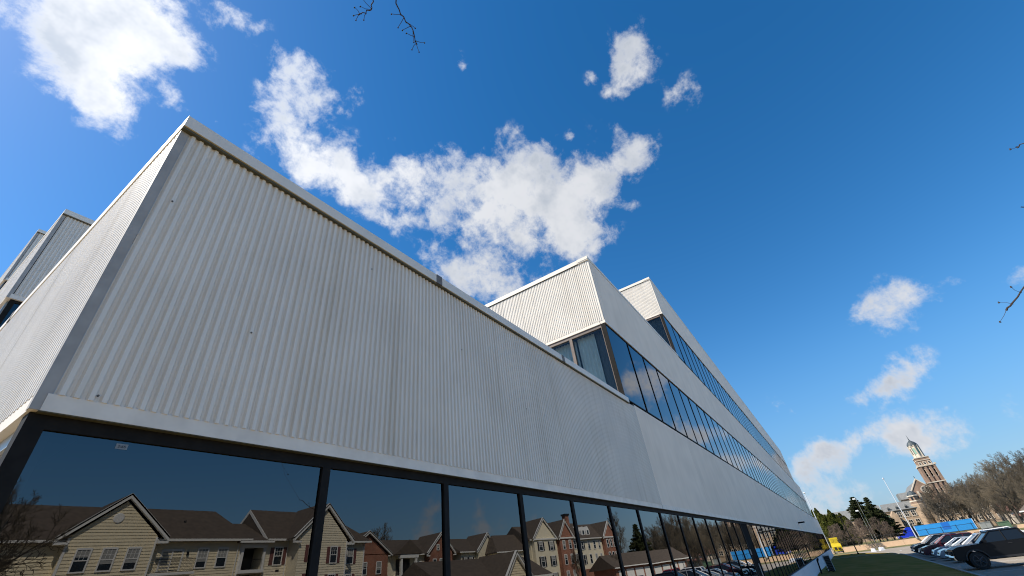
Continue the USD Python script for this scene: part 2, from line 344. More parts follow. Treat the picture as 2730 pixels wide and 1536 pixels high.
def sheets(p0, p1, nrm, z0, z1, width, depth=RIB):
    """ribbed cladding in separate sheets that lap by a hair"""
    p0, p1 = np.array(p0, float), np.array(p1, float); L = np.linalg.norm(p1 - p0); u = (p1 - p0) / L
    k = max(1, round(L / width)); w = round(L / k / PITCH) * PITCH; a = 0.0; i = 0
    while a < L - 0.02:
        b = min(a + w, L)
        if L - b < 0.3: b = L
        q = part(office, "ribbed_sheet", ribbed(p0 + u * (a + 0.0), p0 + u * b, nrm, z0, z1, proud=0.0012 * (i % 2), depth=depth), WHITE)
        a = b; i += 1
# ribbed and smooth band walls
F = lambda x: (x, YF)
Lw = lambda y: (XW, y)
sheets(F(XW + 0.040), F(9.30), N, H[0] + 0.078, T[0] - 0.10, 0.93)
for a, b in [(9.312 + 4.28 * k, min(9.306 + 4.28 * (k + 1), XL)) for k in range(20) if 9.4 + 4.28 * k < XL]:
    part(office, "wall_panel", wbox(F(a), F(b), N, -0.06, 0.006, H[0] + 0.078, T[0] - (0.10 if a < 1 or b > XZ[1] else 0.05)), PANEL)
sheets(Lw(YF + 0.036), Lw(YB), W, H[0] + 0.078, T[0] - 0.10, 1.86, 0.0125)
for s in (1, 2):
    xs = [XA[s]] + [v for v in 17.87 + 4.28 * np.arange(0, 20) if XA[s] + 1 < v < XZ[s] - 1] + [XZ[s]]
    for a, b in zip(xs[:-1], xs[1:]):
        part(office, "wall_panel", wbox(F(a + 0.003), F(b - 0.003), N, -0.06, 0.006, H[s] + 0.078, T[s] - 0.10), PANEL)
    sheets((XA[s], YF + 0.05), (XA[s], YS[s]), W, H[s] + 0.078, T[s] - 0.10, 0.93)
    sheets((XW + 0.05, YS[s]), (XA[s], YS[s]), N, H[s] + 0.078, T[s] - 0.10, 0.93)
    sheets((XW, YS[s] + 0.05), (XW, YB), W, H[s] + 0.078, T[s] - 0.10, 1.86, 0.0125)
    # far end, closing walls
    part(office, "end_wall", wbox((XZ[s], YF), (XZ[s], YB), (1, 0), -0.06, 0.0, H[s] + 0.078, T[s] - 0.10), WHITE)
part(office, "end_wall", wbox((XL, YF), (XL, YB), (1, 0), -0.06, 0.0, H[0] + 0.078, T[0] - 0.10), WHITE)
part(office, "rear_wall", wbox((XW + .1, YB), (XL - .1, YB), (0, 1), -0.1, 0.0, 0, T[2] - 0.2), WHITE)
# chamfered corner trims
def trim(x, y, c, z0, z1, sx=1):
    part(office, "corner_trim", MB().prism([(x, y + c), (x + c * sx, y), (x + (c + 0.02) * sx, y + 0.03), (x + 0.03 * sx, y + c + 0.02)], 2, z0, z1), CORNER)
part(office, "corner_trim", MB().box(XW - 0.013, XW + 0.038, YF - 0.004, YF + 0.034, H[0] + 0.002, T[0] - 0.108), CORNER)
for k in range(2): part(office, "trim_seam", MB().box(XW + 0.0375 + .0005 * k, XW + 0.0395 + .0005 * k, YF - 0.0055, YF + .001, H[0] + .01 + 1.05 * k, H[0] + .98 + 1.05 * k), SILVER)
for s in (1, 2):
    part(office, "corner_trim", wbox((XA[s], YF + 0.052), (XA[s], YF + 0.004), W, -0.02, 0.006, H[s] + 0.08, T[s] - 0.108), WHITE)
    part(office, "corner_trim", MB().box(XW - 0.013, XW + 0.04, YS[s] - 0.004, YS[s] + 0.04, H[s] + 0.002, T[s] - 0.108), CORNER)
# white sill trims under the bands
for s in (0, 1, 2):
    part(office, "band_trim", wbox(F(XA[s] + (0.021 if s == 0 else -0.004)), F(XZ[s]), N, -0.12, 0.009, H[s], H[s] + 0.078), TRIM)
    if s: part(office, "band_trim", wbox((XA[s], YF + 0.13), (XA[s], YS[s]), W, -0.12, 0.009, H[s], H[s] + 0.078), TRIM)
    part(office, "band_trim", wbox((XW, YS[s] + 0.001), (XW, YS[s] + 0.121), W, -0.02, 0.009, H[s] + 0.0005, H[s] + 0.078), TRIM)
    if s: part(office, "band_trim", wbox((XW + .021, YS[s]), (XA[s] - .01, YS[s]), N, -0.12, 0.009, H[s], H[s] + 0.078), TRIM)
    part(office, "band_trim", wbox((XW, YS[s] + 0.122), (XW, YB), W, -0.12, 0.009, H[s], H[s] + 0.078), TRIM)
part(office, "drip_edge", wbox(F(XW + 0.02), F(XL), N, -0.10, 0.0075, H[0] - 0.004, H[0] - 0.0002), DIRT)
part(office, "band_joint", wbox(F(9.300), F(9.311), N, -0.05, 0.0105, H[0] + 0.001, T[0] - 0.06), JOINT)
# copings
coping(F(XW - 0.02), F(XA[1] - 0.0), N, T[0], gaps=(2.62, 5.62))
coping(Lw(YF + 0.302), Lw(YB), W, T[0], over=0.02, gaps=(3.4, 9.1, 15.2, 21.3))
coping(F(XZ[1]), F(XL), N, T[0])
for s in (1, 2):
    e = XA[2] if s == 1 else XZ[2]
    coping(F(XA[s] - 0.05), F(e), N, T[s], over=0.014, hgt=0.09, gaps=(9.2, 18.3, 27.4, 36.5) if s == 2 else ())
    if s == 1: coping(F(XZ[2]), F(XZ[1]), N, T[1], over=0.014, hgt=0.09)
    coping((XA[s], YF + 0.31), (XA[s], YS[s]), W, T[s], over=0.04, hgt=0.12, gaps=(3.35,) if s == 1 else (5.0, 10.0))
    part(office, "coping", wbox((XA[s], YF - 0.012), (XA[s], YF + 0.306), W, -0.29, 0.04, T[s] - 0.12, T[s] + 0.003), COPING)
    coping((XW - 0.02, YS[s]), (XA[s] - 0.06, YS[s]), N, T[s], gaps=(0.5,))
    coping((XW, YS[s] + 0.31), (XW, YB), W, T[s], over=0.02, gaps=(5.2, 11.0))
    coping((XZ[s], YF), (XZ[s], YB), (1, 0), T[s], over=0.02)
coping((XL, YF), (XL, YB), (1, 0), T[0], over=0.02)
# floors and roofs behind the bands: solid slabs that also close the storeys
for s in (0, 1, 2):
    z0, z1 = H[s] + 0.06, T[s] - 0.16
    i = 0.16
    if s == 0:
        mb = MB().box(XW + i, XL - i, YF + i, YB - i, z0, z1)
    else:
        mb = MB().box(XA[s] + i, XZ[s] - i, YF + i, YB - i, z0, z1).box(XW + i, XA[s] + i - 0.002, YS[s] + i, YB - i, z0 + 0.001, z1 - 0.001)
    part(office, "roof_deck", mb, ROOFM)
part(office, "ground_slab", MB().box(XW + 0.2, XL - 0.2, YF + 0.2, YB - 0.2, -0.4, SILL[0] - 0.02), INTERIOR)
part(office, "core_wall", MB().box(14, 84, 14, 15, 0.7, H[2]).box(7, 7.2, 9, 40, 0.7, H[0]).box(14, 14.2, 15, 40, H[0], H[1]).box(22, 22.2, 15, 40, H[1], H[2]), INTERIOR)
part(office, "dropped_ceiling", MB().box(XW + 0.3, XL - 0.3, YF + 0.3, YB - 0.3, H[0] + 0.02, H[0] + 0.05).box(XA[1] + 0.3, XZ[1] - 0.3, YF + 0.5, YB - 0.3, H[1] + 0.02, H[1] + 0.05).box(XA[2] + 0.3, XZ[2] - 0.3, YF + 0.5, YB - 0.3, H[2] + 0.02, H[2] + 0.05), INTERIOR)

# ribbon windows
def ribbon(p0, p1, nrm, z0, z1, cuts, fm, gm, head=0.066, mw=0.06, rec=0.03, grec=0.044, base=0.05, post0=0.07, post1=0.07, wide=()):
    """a ribbon: frame (head, base, end posts), mullions at cuts, panes between"""
    p0, p1 = np.array(p0, float), np.array(p1, float); L = np.linalg.norm(p1 - p0); u = (p1 - p0) / L
    rb = group_part(office, "ribbon_window")
    at = lambda a, b, d0, d1, q0, q1: wbox(p0 + u * a, p0 + u * b, nrm, d0, d1, q0, q1)
    part(rb, "head_frame", at(0, L, -0.12, -rec, z1 - head, z1 - 0.001), fm)
    part(rb, "base_frame", at(0, L, -0.12, -rec, z0 + 0.001, z0 + base), fm)
    part(rb, "end_post", at(0, post0, -0.12, -rec + 0.002, z0 + base, z1 - head), fm)
    part(rb, "end_post", at(L - post1, L, -0.12, -rec + 0.002, z0 + base, z1 - head), fm)
    edges = [post0]
    for c in cuts:
        w = (mw * 1.8 if any(abs(c - q) < 0.1 for q in wide) else mw) / 2
        part(rb, "mullion", at(c - w, c + w, -0.11, -rec + 0.003, z0 + base, z1 - head), fm)
        edges += [c - w, c + w]
    edges.append(L - post1)
    for a, b in zip(edges[::2], edges[1::2]):
        q = [p0 + u * a - np.array(nrm) * grec, p0 + u * b - np.array(nrm) * grec]
        if np.cross(q[1] - q[0], nrm) < 0: q = q[::-1]
        tl = rng.normal(0, 0.0017, 2)               # panes never sit perfectly in one plane
        c = [np.array([*q[0], z0 + base - .01]), np.array([*q[1], z0 + base - .01]), np.array([*q[1], z1 - head + .01]), np.array([*q[0], z1 - head + .01])]
        for j, sg in enumerate(((-1, -1), (1, -1), (1, 1), (-1, 1))):
            c[j] = c[j] + np.array([*nrm, 0]) * (tl[0] * sg[0] * abs(b - a) / 2 + tl[1] * sg[1] * (z1 - z0) / 2)
        part(rb, "window_pane", MB().quad(*c[::-1]), gm)
    return rb


CUT0 = np.arange(1.874, XL - 1.0, MOD)
g0 = ribbon(F(X0), F(XL), N, SILL[0], H[0], CUT0 - X0, FRAME, GLASS, wide=(CUT0[13] - X0, CUT0[14] - X0 + 0.3))
for s in (1, 2):
    c = CUT0[(CUT0 > XA[s] + 1.0) & (CUT0 < XZ[s] - 1.0)] - XA[s]
    ribbon(F(XA[s]), F(XZ[s]), N, SILL[s], H[s], c, FRAME, GLASS, head=0.035, mw=0.045, rec=0.012, grec=0.022, base=0.03, post0=0.02, post1=0.05)
    cc = np.arange(0.93, YS[s] - YF - 0.4, MOD)
    ribbon((XA[s], YF + 0.052), (XA[s], YS[s]), W, SILL[s] - 0.05, H[s], cc, BRONZE, GLASS2, head=0.085, mw=0.075, rec=0.012, post0=0.085)
    ribbon((XW + 0.05, YS[s]), (XA[s], YS[s]), N, SILL[s] - 0.05, H[s], np.arange(1.5, XA[s] - 0.9, MOD), FRAME, GLASS, head=0.05)
    ribbon((XW, YS[s] + 0.13), (XW, YB), W, SILL[s] - 0.05, H[s], np.arange(1.5, YB - YS[s] - 0.9, MOD), SILVER, GLASS, head=0.06)
ribbon((XW, YF + 0.13), (XW, YB), W, SILL[0], H[0], np.arange(1.5, YB - YF - 0.9, MOD), SILVER, GLASS, head=0.075, post0=0.06)
part(office, "plinth", wbox(F(X0 - 0.03), F(78.6), N, -0.3, 0.03, -0.9, SILL[0]), PLINTH)
part(office, "plinth", wbox(F(78.64), F(XL), N, -0.3, 0.03, -0.9, SILL[0] - 0.004), PLINTH)
part(office, "plinth", wbox((XW, YF + 0.02), (XW, YB), W, -0.3, 0.03, -0.9, SILL[0]), PLINTH)
part(office, "plinth", wbox((XL, YF + 0.02), (XL, YB), (1, 0), -0.3, 0.03, -0.9, SILL[0]), PLINTH)
part(office, "end_glazing", MB().box(XL - 0.1, XL - 0.06, YF + 0.1, YB, SILL[0], H[0]).box(XZ[1] - 0.1, XZ[1] - 0.06, YF + 0.1, YB, SILL[1], H[1]).box(XZ[2] - 0.1, XZ[2] - 0.06, YF + 0.1, YB, SILL[2], H[2]), GLASS)
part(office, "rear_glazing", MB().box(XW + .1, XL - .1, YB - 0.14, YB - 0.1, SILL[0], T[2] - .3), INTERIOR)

# pleated curtains behind the end windows
def curtain(x, y0, y1, z0, z1, m, amp=0.03, step=0.085):
    k = max(4, int((y1 - y0) / step * 6)); t = np.linspace(0, 1, k)
    y = y0 + (y1 - y0) * t; xx = x + amp * np.sin(t * (y1 - y0) / step * 2 * np.pi) * (0.7 + 0.3 * np.sin(t * 37))
    v = np.vstack([np.c_[xx, y, np.full(k, z0)], np.c_[xx, y, np.full(k, z1)]])
    part(office, "curtain", MB().add(v, [(i, i + 1, k + i + 1, k + i) for i in range(k - 1)]), m, smooth=True)
DARKC = mat("dark_curtain", (0.10, 0.115, 0.125), 0.8, var=0.2)
curtain(XA[1] + 0.22, YF + 0.42, YF + 0.89, SILL[1] - 0.1, H[1] - 0.05, CURTAIN)
curtain(XA[1] + 0.25, YF + 0.95, YS[1] - 0.2, SILL[1] - 0.1, H[1] - 0.05, CURTAIN)
curtain(XA[1] + 0.30, YF + 0.16, YF + 0.44, SILL[1] + 0.0, H[1] - 0.05, DARKC, 0.02)
curtain(XA[2] + 0.25, YF + 0.16, YS[2] - 0.2, SILL[2] - 0.1, H[2] - 0.05, DARKC)

# a few loose or rusty fixings on the near wall
for x, z in ((0.476, 2.25), (1.15, 1.55), (0.55, 0.965), (2.05, 2.6), (3.35, 2.2), (0.66, 2.86), (4.6, 1.8)):
    part(office, "fixing", MB().rod((x, YF - RIB - 0.001, z + EYE), (x, YF - RIB - 0.006, z + EYE), 0.0055, n=8), SCREW)
# sticker on the first pane, wall light, dark service door in the ribbon
st = part(office, "sticker", wbox((0.708, YF), (0.756, YF), N, -0.043, -0.0415, 0.755 + EYE, 0.780 + EYE), mat("sticker_paper", (0.20, 0.23, 0.25), 0.6), label="small pale printed sticker at the top of the first pane")
tx = meshkit.text_mesh("2:65", 0.011, 0.0006, bold=True)
tv = np.array(tx.vertices)
part(st, "sticker_print", (np.c_[0.7155 + tv[:, 0], YF + 0.0413 - tv[:, 2], 0.762 + EYE + tv[:, 1]], np.array(tx.faces)), mat("sticker_ink", (0.01, 0.012, 0.015), 0.6))
wl = part(office, "wall_light", wbox((45.0, YF), (45.45, YF), N, 0.0, 0.46, 1.38 + EYE, 1.47 + EYE), FRAME, label="flat black wall light projecting from the smooth white band")
dr = part(office, "service_door", wbox((17.55, YF), (18.9, YF), N, -0.058, -0.04, SILL[0] + 0.05, H[0] - 0.07), mat("black_door_panel", (0.008, 0.008, 0.009), 0.8, spec=0.03))
part(dr, "door_handle", MB().rod((18.05, YF - 0.03, 1.1), (18.05, YF - 0.03, 1.5), 0.015), SILVER)
part(dr, "door_sign", wbox((17.62, YF), (17.85, YF), N, -0.03, -0.022, 1.75, 1.9), mat("door_sign_panel", (0.12, 0.12, 0.12), 0.5))
# ------------------------------------------------------------------ ground, lawn, car park, retaining wall
LOT = EYE - 2.5                                        # the car park lies lower than the lawn by the building
CONC = mat("pale_concrete_paving", (0.31, 0.27, 0.22), 0.95, spec=0.06, var=0.25, scale=0.35, bump=0.002, bscale=30, detail=8)
PATCH = mat("tar_patch", (0.10, 0.095, 0.088), 0.9, spec=0.1, var=0.3, scale=4)
ASPH = mat("street_asphalt", (0.06, 0.06, 0.06), 0.9, var=0.3, scale=0.5)
GRASS = mat("winter_lawn", (0.15, 0.122, 0.018), 0.97, spec=0.02, col2=(0.30, 0.175, 0.055), scale=0.75, bump=0.06, bscale=5.0, detail=9)
DRYG = mat("dry_grass", (0.115, 0.115, 0.05), 0.97, spec=0.05, col2=(0.17, 0.15, 0.075), scale=0.8, bump=0.02, bscale=6.0)
TAN = mat("tan_stucco_wall", (0.70, 0.475, 0.30), 0.85, var=0.12, scale=1.2, bump=0.002, bscale=20)
KERB = mat("concrete_kerb", (0.42, 0.385, 0.34), 0.9, spec=0.1, var=0.2, scale=2)


def sheet(name, xs, ys, zf, m, kind="structure"):
    X, Y = np.meshgrid(np.asarray(xs, float), np.asarray(ys, float), indexing="ij")
    v = np.stack([X, Y, zf(X, Y)], -1).reshape(-1, 3); ny = len(ys)
    f = [(i * ny + j, (i + 1) * ny + j, (i + 1) * ny + j + 1, i * ny + j + 1) for i in range(len(xs) - 1) for j in range(ny - 1)]
    p = part(None, name, MB().add(v, f), m, smooth=True)
    return tag(p, kind=kind)


def wall_x(y):                                         # the retaining wall's line
    return 130.0 + 0.03 * np.asarray(y, float)


def wall_top(y):
    return EYE - 1.6 + 0.0 * np.asarray(y, float)


def bank(X, Y):                                        # the ground rises a little in front of the wall's right half
    return np.interp(Y, [-60, -27, -10, 20], [0.40, 0.36, 0.0, 0.0]) * np.clip((X - 117) / 12, 0, 1)


def ground_z(X, Y):
    d = X - wall_x(Y)
    up = np.interp(d, [0.06, 0.28, 20, 62, 76, 92, 115, 400, 3000], [0, 1, 1, 0, 0, 0, 0, 0, 0])
    road = np.interp(d, [25, 80, 95, 112, 130, 400, 3000], [0, -1.0, -1.0, -0.55, 0.1, 2.0, 6.0])
    return LOT - 0.03 + np.where(d < 0.2, bank(X, Y), 0) + up * (wall_top(Y) - 0.06 - LOT) + road * (d > 0)


yy = np.unique(np.round(np.r_[np.linspace(-1500, -160, 8), np.arange(-120, 100, 2.0), -33, -23, -9.4, 1.4, np.linspace(160, 1500, 8)], 3))
xs = [-1500, -400, -120, -40, 0, 60, 100, 117, 123]
off = [0.06, 0.28, 4, 12, 20, 30, 45, 62, 76, 85, 95, 105, 115, 130, 180, 260, 400, 900, 2500]
V = []; cols = len(xs) + len(off)
for x in xs: V.append(np.c_[np.full(len(yy), x), yy])
for o in off: V.append(np.c_[wall_x(yy) + o, yy])
V = np.array(V); Z = ground_z(V[..., 0], V[..., 1]); ny = len(yy)
v = np.dstack([V, Z]).reshape(-1, 3)
tag(part(None, "ground", MB().add(v, [(i * ny + j, (i + 1) * ny + j, (i + 1) * ny + j + 1, i * ny + j + 1) for i in range(cols - 1) for j in range(ny - 1)]), DRYG, smooth=True), kind="structure")

IRONM = mat("rusty_iron", (0.06, 0.045, 0.035), 0.8)
LAWN_Y = -4.9


def lawn_edge(X): return np.where(X < 76, LAWN_Y, LAWN_Y + 3.6 * np.clip((X - 76) / 26, 0, 1) ** 1.8)


def lawn_z(X, t):                                      # t: 0 at the building, 1 at the kerb
    top = np.interp(X, [-60, 20, 60, 96, 104], [0.0, 0.0, -0.06, -0.22, -0.45])
    return top + (LOT + 0.10 - top) * t ** 2.2 + 0.03 * np.sin(X * 0.31 + 5 * t)


lx = np.r_[np.linspace(-60, 30, 10), np.arange(34, 104.5, 2.0)]
tt = np.linspace(0, 1, 15)
Vx, Tt = np.meshgrid(lx, tt, indexing="ij")
back = np.where(Vx < XL + 1, YF + 0.02, YF + 9.0)
front = lawn_edge(Vx)
Vy = back + (front - back) * Tt
Vz = lawn_z(Vx, np.clip((YF - Vy) / (YF - front), 0, 1))
nt = len(tt)
tag(part(None, "lawn", MB().add(np.stack([Vx, Vy, Vz], -1).reshape(-1, 3), [(i * nt + j, i * nt + j + 1, (i + 1) * nt + j + 1, (i + 1) * nt + j) for i in range(len(lx) - 1) for j in range(nt - 1)]), GRASS, smooth=True), kind="structure")
# kerb along the lawn, in lengths
ke = np.arange(-60, 104, 3.05)
kb = tag(UsdGeom.Xform.Define(stage, "/World/kerb").GetPrim(), kind="structure")
for a, b in zip(ke[:-1], ke[1:]):
    ya, yb = float(lawn_edge(np.array(a))), float(lawn_edge(np.array(b - 0.012)))
    mb = MB().hexa([(a, ya - 0.15, LOT - .2), (b - .012, yb - 0.15, LOT - .2), (b - .012, yb + 0.02, LOT - .2), (a, ya + 0.02, LOT - .2),
                    (a, ya - 0.13, LOT + .13), (b - .012, yb - 0.13, LOT + .13), (b - .012, yb + 0.02, LOT + .13), (a, ya + 0.02, LOT + .13)])
    part(kb, "kerb_stone", mb, KERB)
sheet("parking_lot", [-120, -40, 20, 60, 90, 108, 116], [-47.5, -30, -20, -10, 0, 12, 30, 60], lambda X, Y: np.full_like(X, LOT), CONC)
pl = tag(UsdGeom.Xform.Define(stage, "/World/parking_marking").GetPrim(), kind="structure")
LINEW = mat("worn_white_line", (0.62, 0.61, 0.58), 0.8, var=0.4, scale=6)
for i in range(20):
    x = 35.0 + i * 4.02
    if x < 84: part(pl, "bay_line", MB().box(x - .05, x + .05, -10.8, -5.6, LOT + .003, LOT + .006), LINEW)
part(pl, "lane_line", MB().box(96, 99.5, -6.2, -6.05, LOT + .003, LOT + .006), LINEW)
sheet("path", [75.7, 76.0, 76.4], np.linspace(YF + 0.02, LAWN_Y - 0.02, 15), lambda X, Y: lawn_z(X, np.clip((YF - Y) / (YF - LAWN_Y), 0, 1)) + 0.03, KERB)
sheet("road", [199, 216], [-400, -100, -60, -20, 20, 60, 400], lambda X, Y: np.full_like(X, EYE - 3.0) + 0.0 * Y, ASPH)

# tarred cracks and a drain in the car park
ck = tag(UsdGeom.Xform.Define(stage, "/World/pavement_crack").GetPrim(), kind="structure")
rc = np.random.default_rng(77)
for k in range(26):
    x, y = rc.uniform(30, 112), rc.uniform(-28, -5.4); pts = [(x, y)]; d = rc.uniform(0, 6.28)
    for j in range(rc.integers(4, 9)): d += rc.normal(0, .5); pts.append((pts[-1][0] + 1.1 * math.cos(d), pts[-1][1] + .8 * math.sin(d)))
    mb = MB()
    for (xa, ya), (xb, yb) in zip(pts[:-1], pts[1:]):
        nx, ny_ = -(yb - ya), xb - xa; q = .035 / math.hypot(nx, ny_); nx *= q; ny_ *= q
        mb.quad((xa - nx, ya - ny_, LOT + .004), (xb - nx, yb - ny_, LOT + .004), (xb + nx, yb + ny_, LOT + .004), (xa + nx, ya + ny_, LOT + .004))
    if all(p[1] < -5.3 for p in pts): part(ck, "crack", mb, PATCH)
dg = thing("storm_drain", "rusty storm drain grate set in the car park beside the lawn kerb", "drain", (58, -5.45, LOT + .004))
part(dg, "grate_frame", MB().box(-.5, .5, -.25, .25, 0, .008), IRONM)
for k in range(9): part(dg, "grate_bar", MB().box(-.42 + k * .1, -.37 + k * .1, -.2, .2, .008, .014), PATCH)
# retaining wall in panels with piers, iron fence on top
rw = thing("retaining_wall", "long low tan rendered retaining wall along the far edge of the car park", "wall")
ys = np.r_[np.arange(46, 5, -5.2), 1.4, -4.0, -9.4, np.linspace(-12.8, -23, 4), -24.9, -26.5, np.linspace(-29.8, -33, 2), np.arange(-36.4, -74, -3.4)]
for a, b in zip(ys[:-1], ys[1:]):
    xa, xb, za, zb = wall_x(a), wall_x(b), float(wall_top(a)), float(wall_top(b))
    g = 0.02
    if -25 < a < -24.8: continue
    b2 = b + g
    part(rw, "wall_panel", MB().hexa([(xa, a, LOT - .3), (xb, b2, LOT - .3), (xb + .3, b2, LOT - .3), (xa + .3, a, LOT - .3),
                                     (xa, a, za), (xb, b2, zb), (xb + .3, b2, zb), (xa + .3, a, za)][::1]), TAN)
IRON = mat("black_iron", (0.012, 0.012, 0.013), 0.5)
fe = thing("iron_fence", "black iron railing standing on the tan retaining wall", "fence")
ry = np.arange(46, -74, -2.4)
for a, b in zip(ry[:-1], ry[1:]):
    xa, xb, za, zb = wall_x(a) + .15, wall_x(b) + .15, float(wall_top(a)), float(wall_top(b))
    part(fe, "post", MB().box(xa - .045, xa + .045, a - .045, a + .045, za, za + 1.32), IRON)
    for h, r in ((0.14, .03), (1.18, .03)):
        part(fe, "rail", MB().rod((xa, a, za + h), (xb, b, zb + h), r, n=4), IRON)
    pk = MB()
    for k in range(1, 14):
        t = k / 14; pk.rod((xa + (xb - xa) * t, a + (b - a) * t, za + (zb - za) * t + .1), (xa + (xb - xa) * t, a + (b - a) * t, za + (zb - za) * t + 1.26), 0.009, n=3, caps=False)
    tag(part(fe, "picket", pk, IRON), kind="stuff")

# utility boxes by the wall
GREYM = mat("grey_cabinet_steel", (0.30, 0.31, 0.29), 0.5, var=0.15)
ub = thing("utility_box", "plain grey utility cabinet standing in front of the tan wall", "utility box", (125, -22.3, LOT + .2))
part(ub, "cabinet", MB().box(-.5, .5, -.75, .75, 0.15, 1.75), GREYM); part(ub, "plinth", MB().box(-.6, .6, -.85, .85, -.1, .15), KERB)
part(ub, "lid", MB().box(-.55, .55, -.8, .8, 1.75, 1.83), GREYM); part(ub, "door_seam", MB().box(-.512, -.5, -.012, .012, .2, 1.7), IRON)
ub2 = thing("utility_box", "green utility cabinet in the gap of the tan wall", "utility box", (129.2, -25.7, LOT + .3))
GREENM = mat("green_cabinet_steel", (0.10, 0.17, 0.10), 0.5, var=0.15)
part(ub2, "cabinet", MB().box(-.5, .5, -.8, .8, 0.1, 1.3), GREENM); part(ub2, "lid", MB().box(-.56, .56, -.86, .86, 1.3, 1.42), GREENM); part(ub2, "plinth", MB().box(-.6, .6, -.9, .9, -.1, .1), KERB)

# things on the lawn by the building
ped = thing("vent_pedestal", "white louvred ventilation pedestal leaning beside the white plinth", "vent", (44.6, 1.85, -0.12), 8)
part(ped, "housing", MB().prism([(-.14, 0), (.14, 0), (.14, 1.02), (-.14, 1.12)], 1, -.22, .22), PLINTH)
for k in range(9):
    part(ped, "louvre", MB().hexa([(-.17, -.17, .14 + k * .1), (-.14, -.17, .16 + k * .1), (-.14, .17, .16 + k * .1), (-.17, .17, .14 + k * .1), (-.16, -.17, .155 + k * .1), (-.138, -.17, .2 + k * .1), (-.138, .17, .2 + k * .1), (-.16, .17, .155 + k * .1)]), FRAME)
part(ped, "louvre_frame", MB().box(-.1425, -.1402, -.19, .19, .1, 1.04), mat("dark_louvre_back", (0.05, 0.055, 0.06), 0.6))
hs = thing("standpipe", "short black standpipe with a coiled hose against the white plinth", "pipe", (42.2, 2.25, -0.1))
part(hs, "pipe", MB().rod((0, 0.2, 0), (0, 0.12, 0.85), 0.05), FRAME); part(hs, "pipe_head", MB().rod((0, .12, .85), (-.05, .02, .98), .07, .05), FRAME)
pts = np.array([(0.2 + .55 * t, -0.15 - .5 * math.sin(t * 3.1), 0.25 * (1 - t) + 0.03 + .12 * math.sin(t * 9) ** 2) for t in np.linspace(0, 1, 24)])
part(hs, "hose", MB().tubes(pts[:-1], pts[1:], .025, .025, 6), FRAME)

lp = thing("lamp_post", "slim black lamp post standing at the far end of the lawn", "lamp post", (90.5, -0.5, -0.42))
part(lp, "pole", MB().rod((0, 0, 0), (0, 0, 5.0), .075, .06, 10), FRAME); part(lp, "base", MB().rod((0, 0, -.1), (0, 0, .25), .16, .13, 12), FRAME)
part(lp, "lamp_head", MB().prism([(-.34, 5.0), (.34, 5.0), (.3, 5.16), (-.3, 5.2)], 0, -.2, .2), FRAME)


def flagpole(x, y, label):
    f = thing("flagpole", label, "flagpole", (x, y, EYE - 1.7), group="bare silver flagpoles")
    part(f, "pole", MB().rod((0, 0, 0), (0, 0, 11.2), .10, .065, 10), mat("silver_pole", (0.78, 0.78, 0.78), 0.3, metal=0.4)); part(f, "base_collar", MB().rod((0, 0, 0), (0, 0, .25), .22, .16, 12), GREYM)
    part(f, "ball_finial", MB().lathe([(0.001, 11.2), (.14, 11.26), (.2, 11.4), (.14, 11.54), (.001, 11.6)], 12), mat("polished_ball", (0.85, 0.85, 0.85), 0.15, metal=0.5))
flagpole(129.5, -11.8, "bare silver flagpole with a ball on top, in front of the blue trailer's cab end")
flagpole(129.5, 3.85, "bare silver flagpole just beyond the far end of the white building")


def area_light(x, y, h, label):
    f = thing("car_park_light", label, "light pole", (x, y, EYE - 2.2), group="light poles among the conifers")
    part(f, "pole", MB().rod((0, 0, 0), (0, 0, h), .045, .03, 8), GREYM); part(f, "arm", MB().rod((0, 0, h - .1), (-.5, .25, h), .035, n=6), GREYM)
    part(f, "lamp_head", MB().prism([(-.95, h - .05), (-.45, h - .03), (-.45, h + .08), (-.95, h + .26)], 1, .1, .75), mat("white_lamp_housing", (0.75, 0.75, 0.73), 0.4))
area_light(150, -5.95, 10.0, "tall grey light pole with a white square head among the conifers, upper one")
area_light(150, -5.35, 7.4, "grey light pole with a white square head among the conifers, lower one")
for k, (x, y) in enumerate(((107.0, -3.0), (108.6, -4.3))):
    b = thing("marker_stone", ("rough white marker stone at the foot of the small bare tree, left one", "rough white marker stone at the foot of the small bare tree, right one")[k], "stone", (x, y, LOT - .02), 20 * k, group="marker stones by the small tree")
    part(b, "block", trimesh.convex.convex_hull(np.array([(-.4, -.35, 0), (.4, -.4, 0), (.42, .4, 0), (-.38, .42, 0), (-.3, -.25, .5), (.28, -.3, .46), (.3, .28, .52), (-.25, .3, .44)])), PLINTH)

# small yellow loader past the end of the building
YEL = mat("yellow_machine_paint", (0.62, 0.47, 0.015), 0.4, var=0.1, scale=3)
BLACK = mat("black_rubber", (0.012, 0.012, 0.012), 0.75)
ym = thing("yellow_loader", "small yellow loader parked just past the far end of the white building", "loader", (105, 2.05, -0.2), 4, scale=(1, 1, 1.1))
part(ym, "rear_body", MB().prism([(-.75, .3), (.2, .3), (.3, 1.25), (-.62, 1.3), (-.8, .9)], 1, -.72, .72), YEL)
part(ym, "cab", MB().prism([(-.45, 1.3), (.75, 1.3), (.68, 2.1), (-.38, 2.14)], 1, -.62, .62), YEL)
part(ym, "cab_window", MB().box(-.46, -.43, -.5, .05, 1.42, 2.0).box(-.47, -.44, .12, .5, 1.55, 2.0), mat("yellow_door_panel", (0.5, 0.38, 0.02), 0.35))
part(ym, "rear_grille", MB().box(-.83, -.8, -.5, -.1, .45, .75).box(-.82, -.78, .1, .45, .5, .85), BLACK)
part(ym, "beacon", MB().rod((-.1, -.45, 2.12), (-.1, -.45, 2.3), .09), BLACK); part(ym, "exhaust", MB().rod((-.55, -.6, 1.2), (-.55, -.6, 1.75), .05), BLACK)
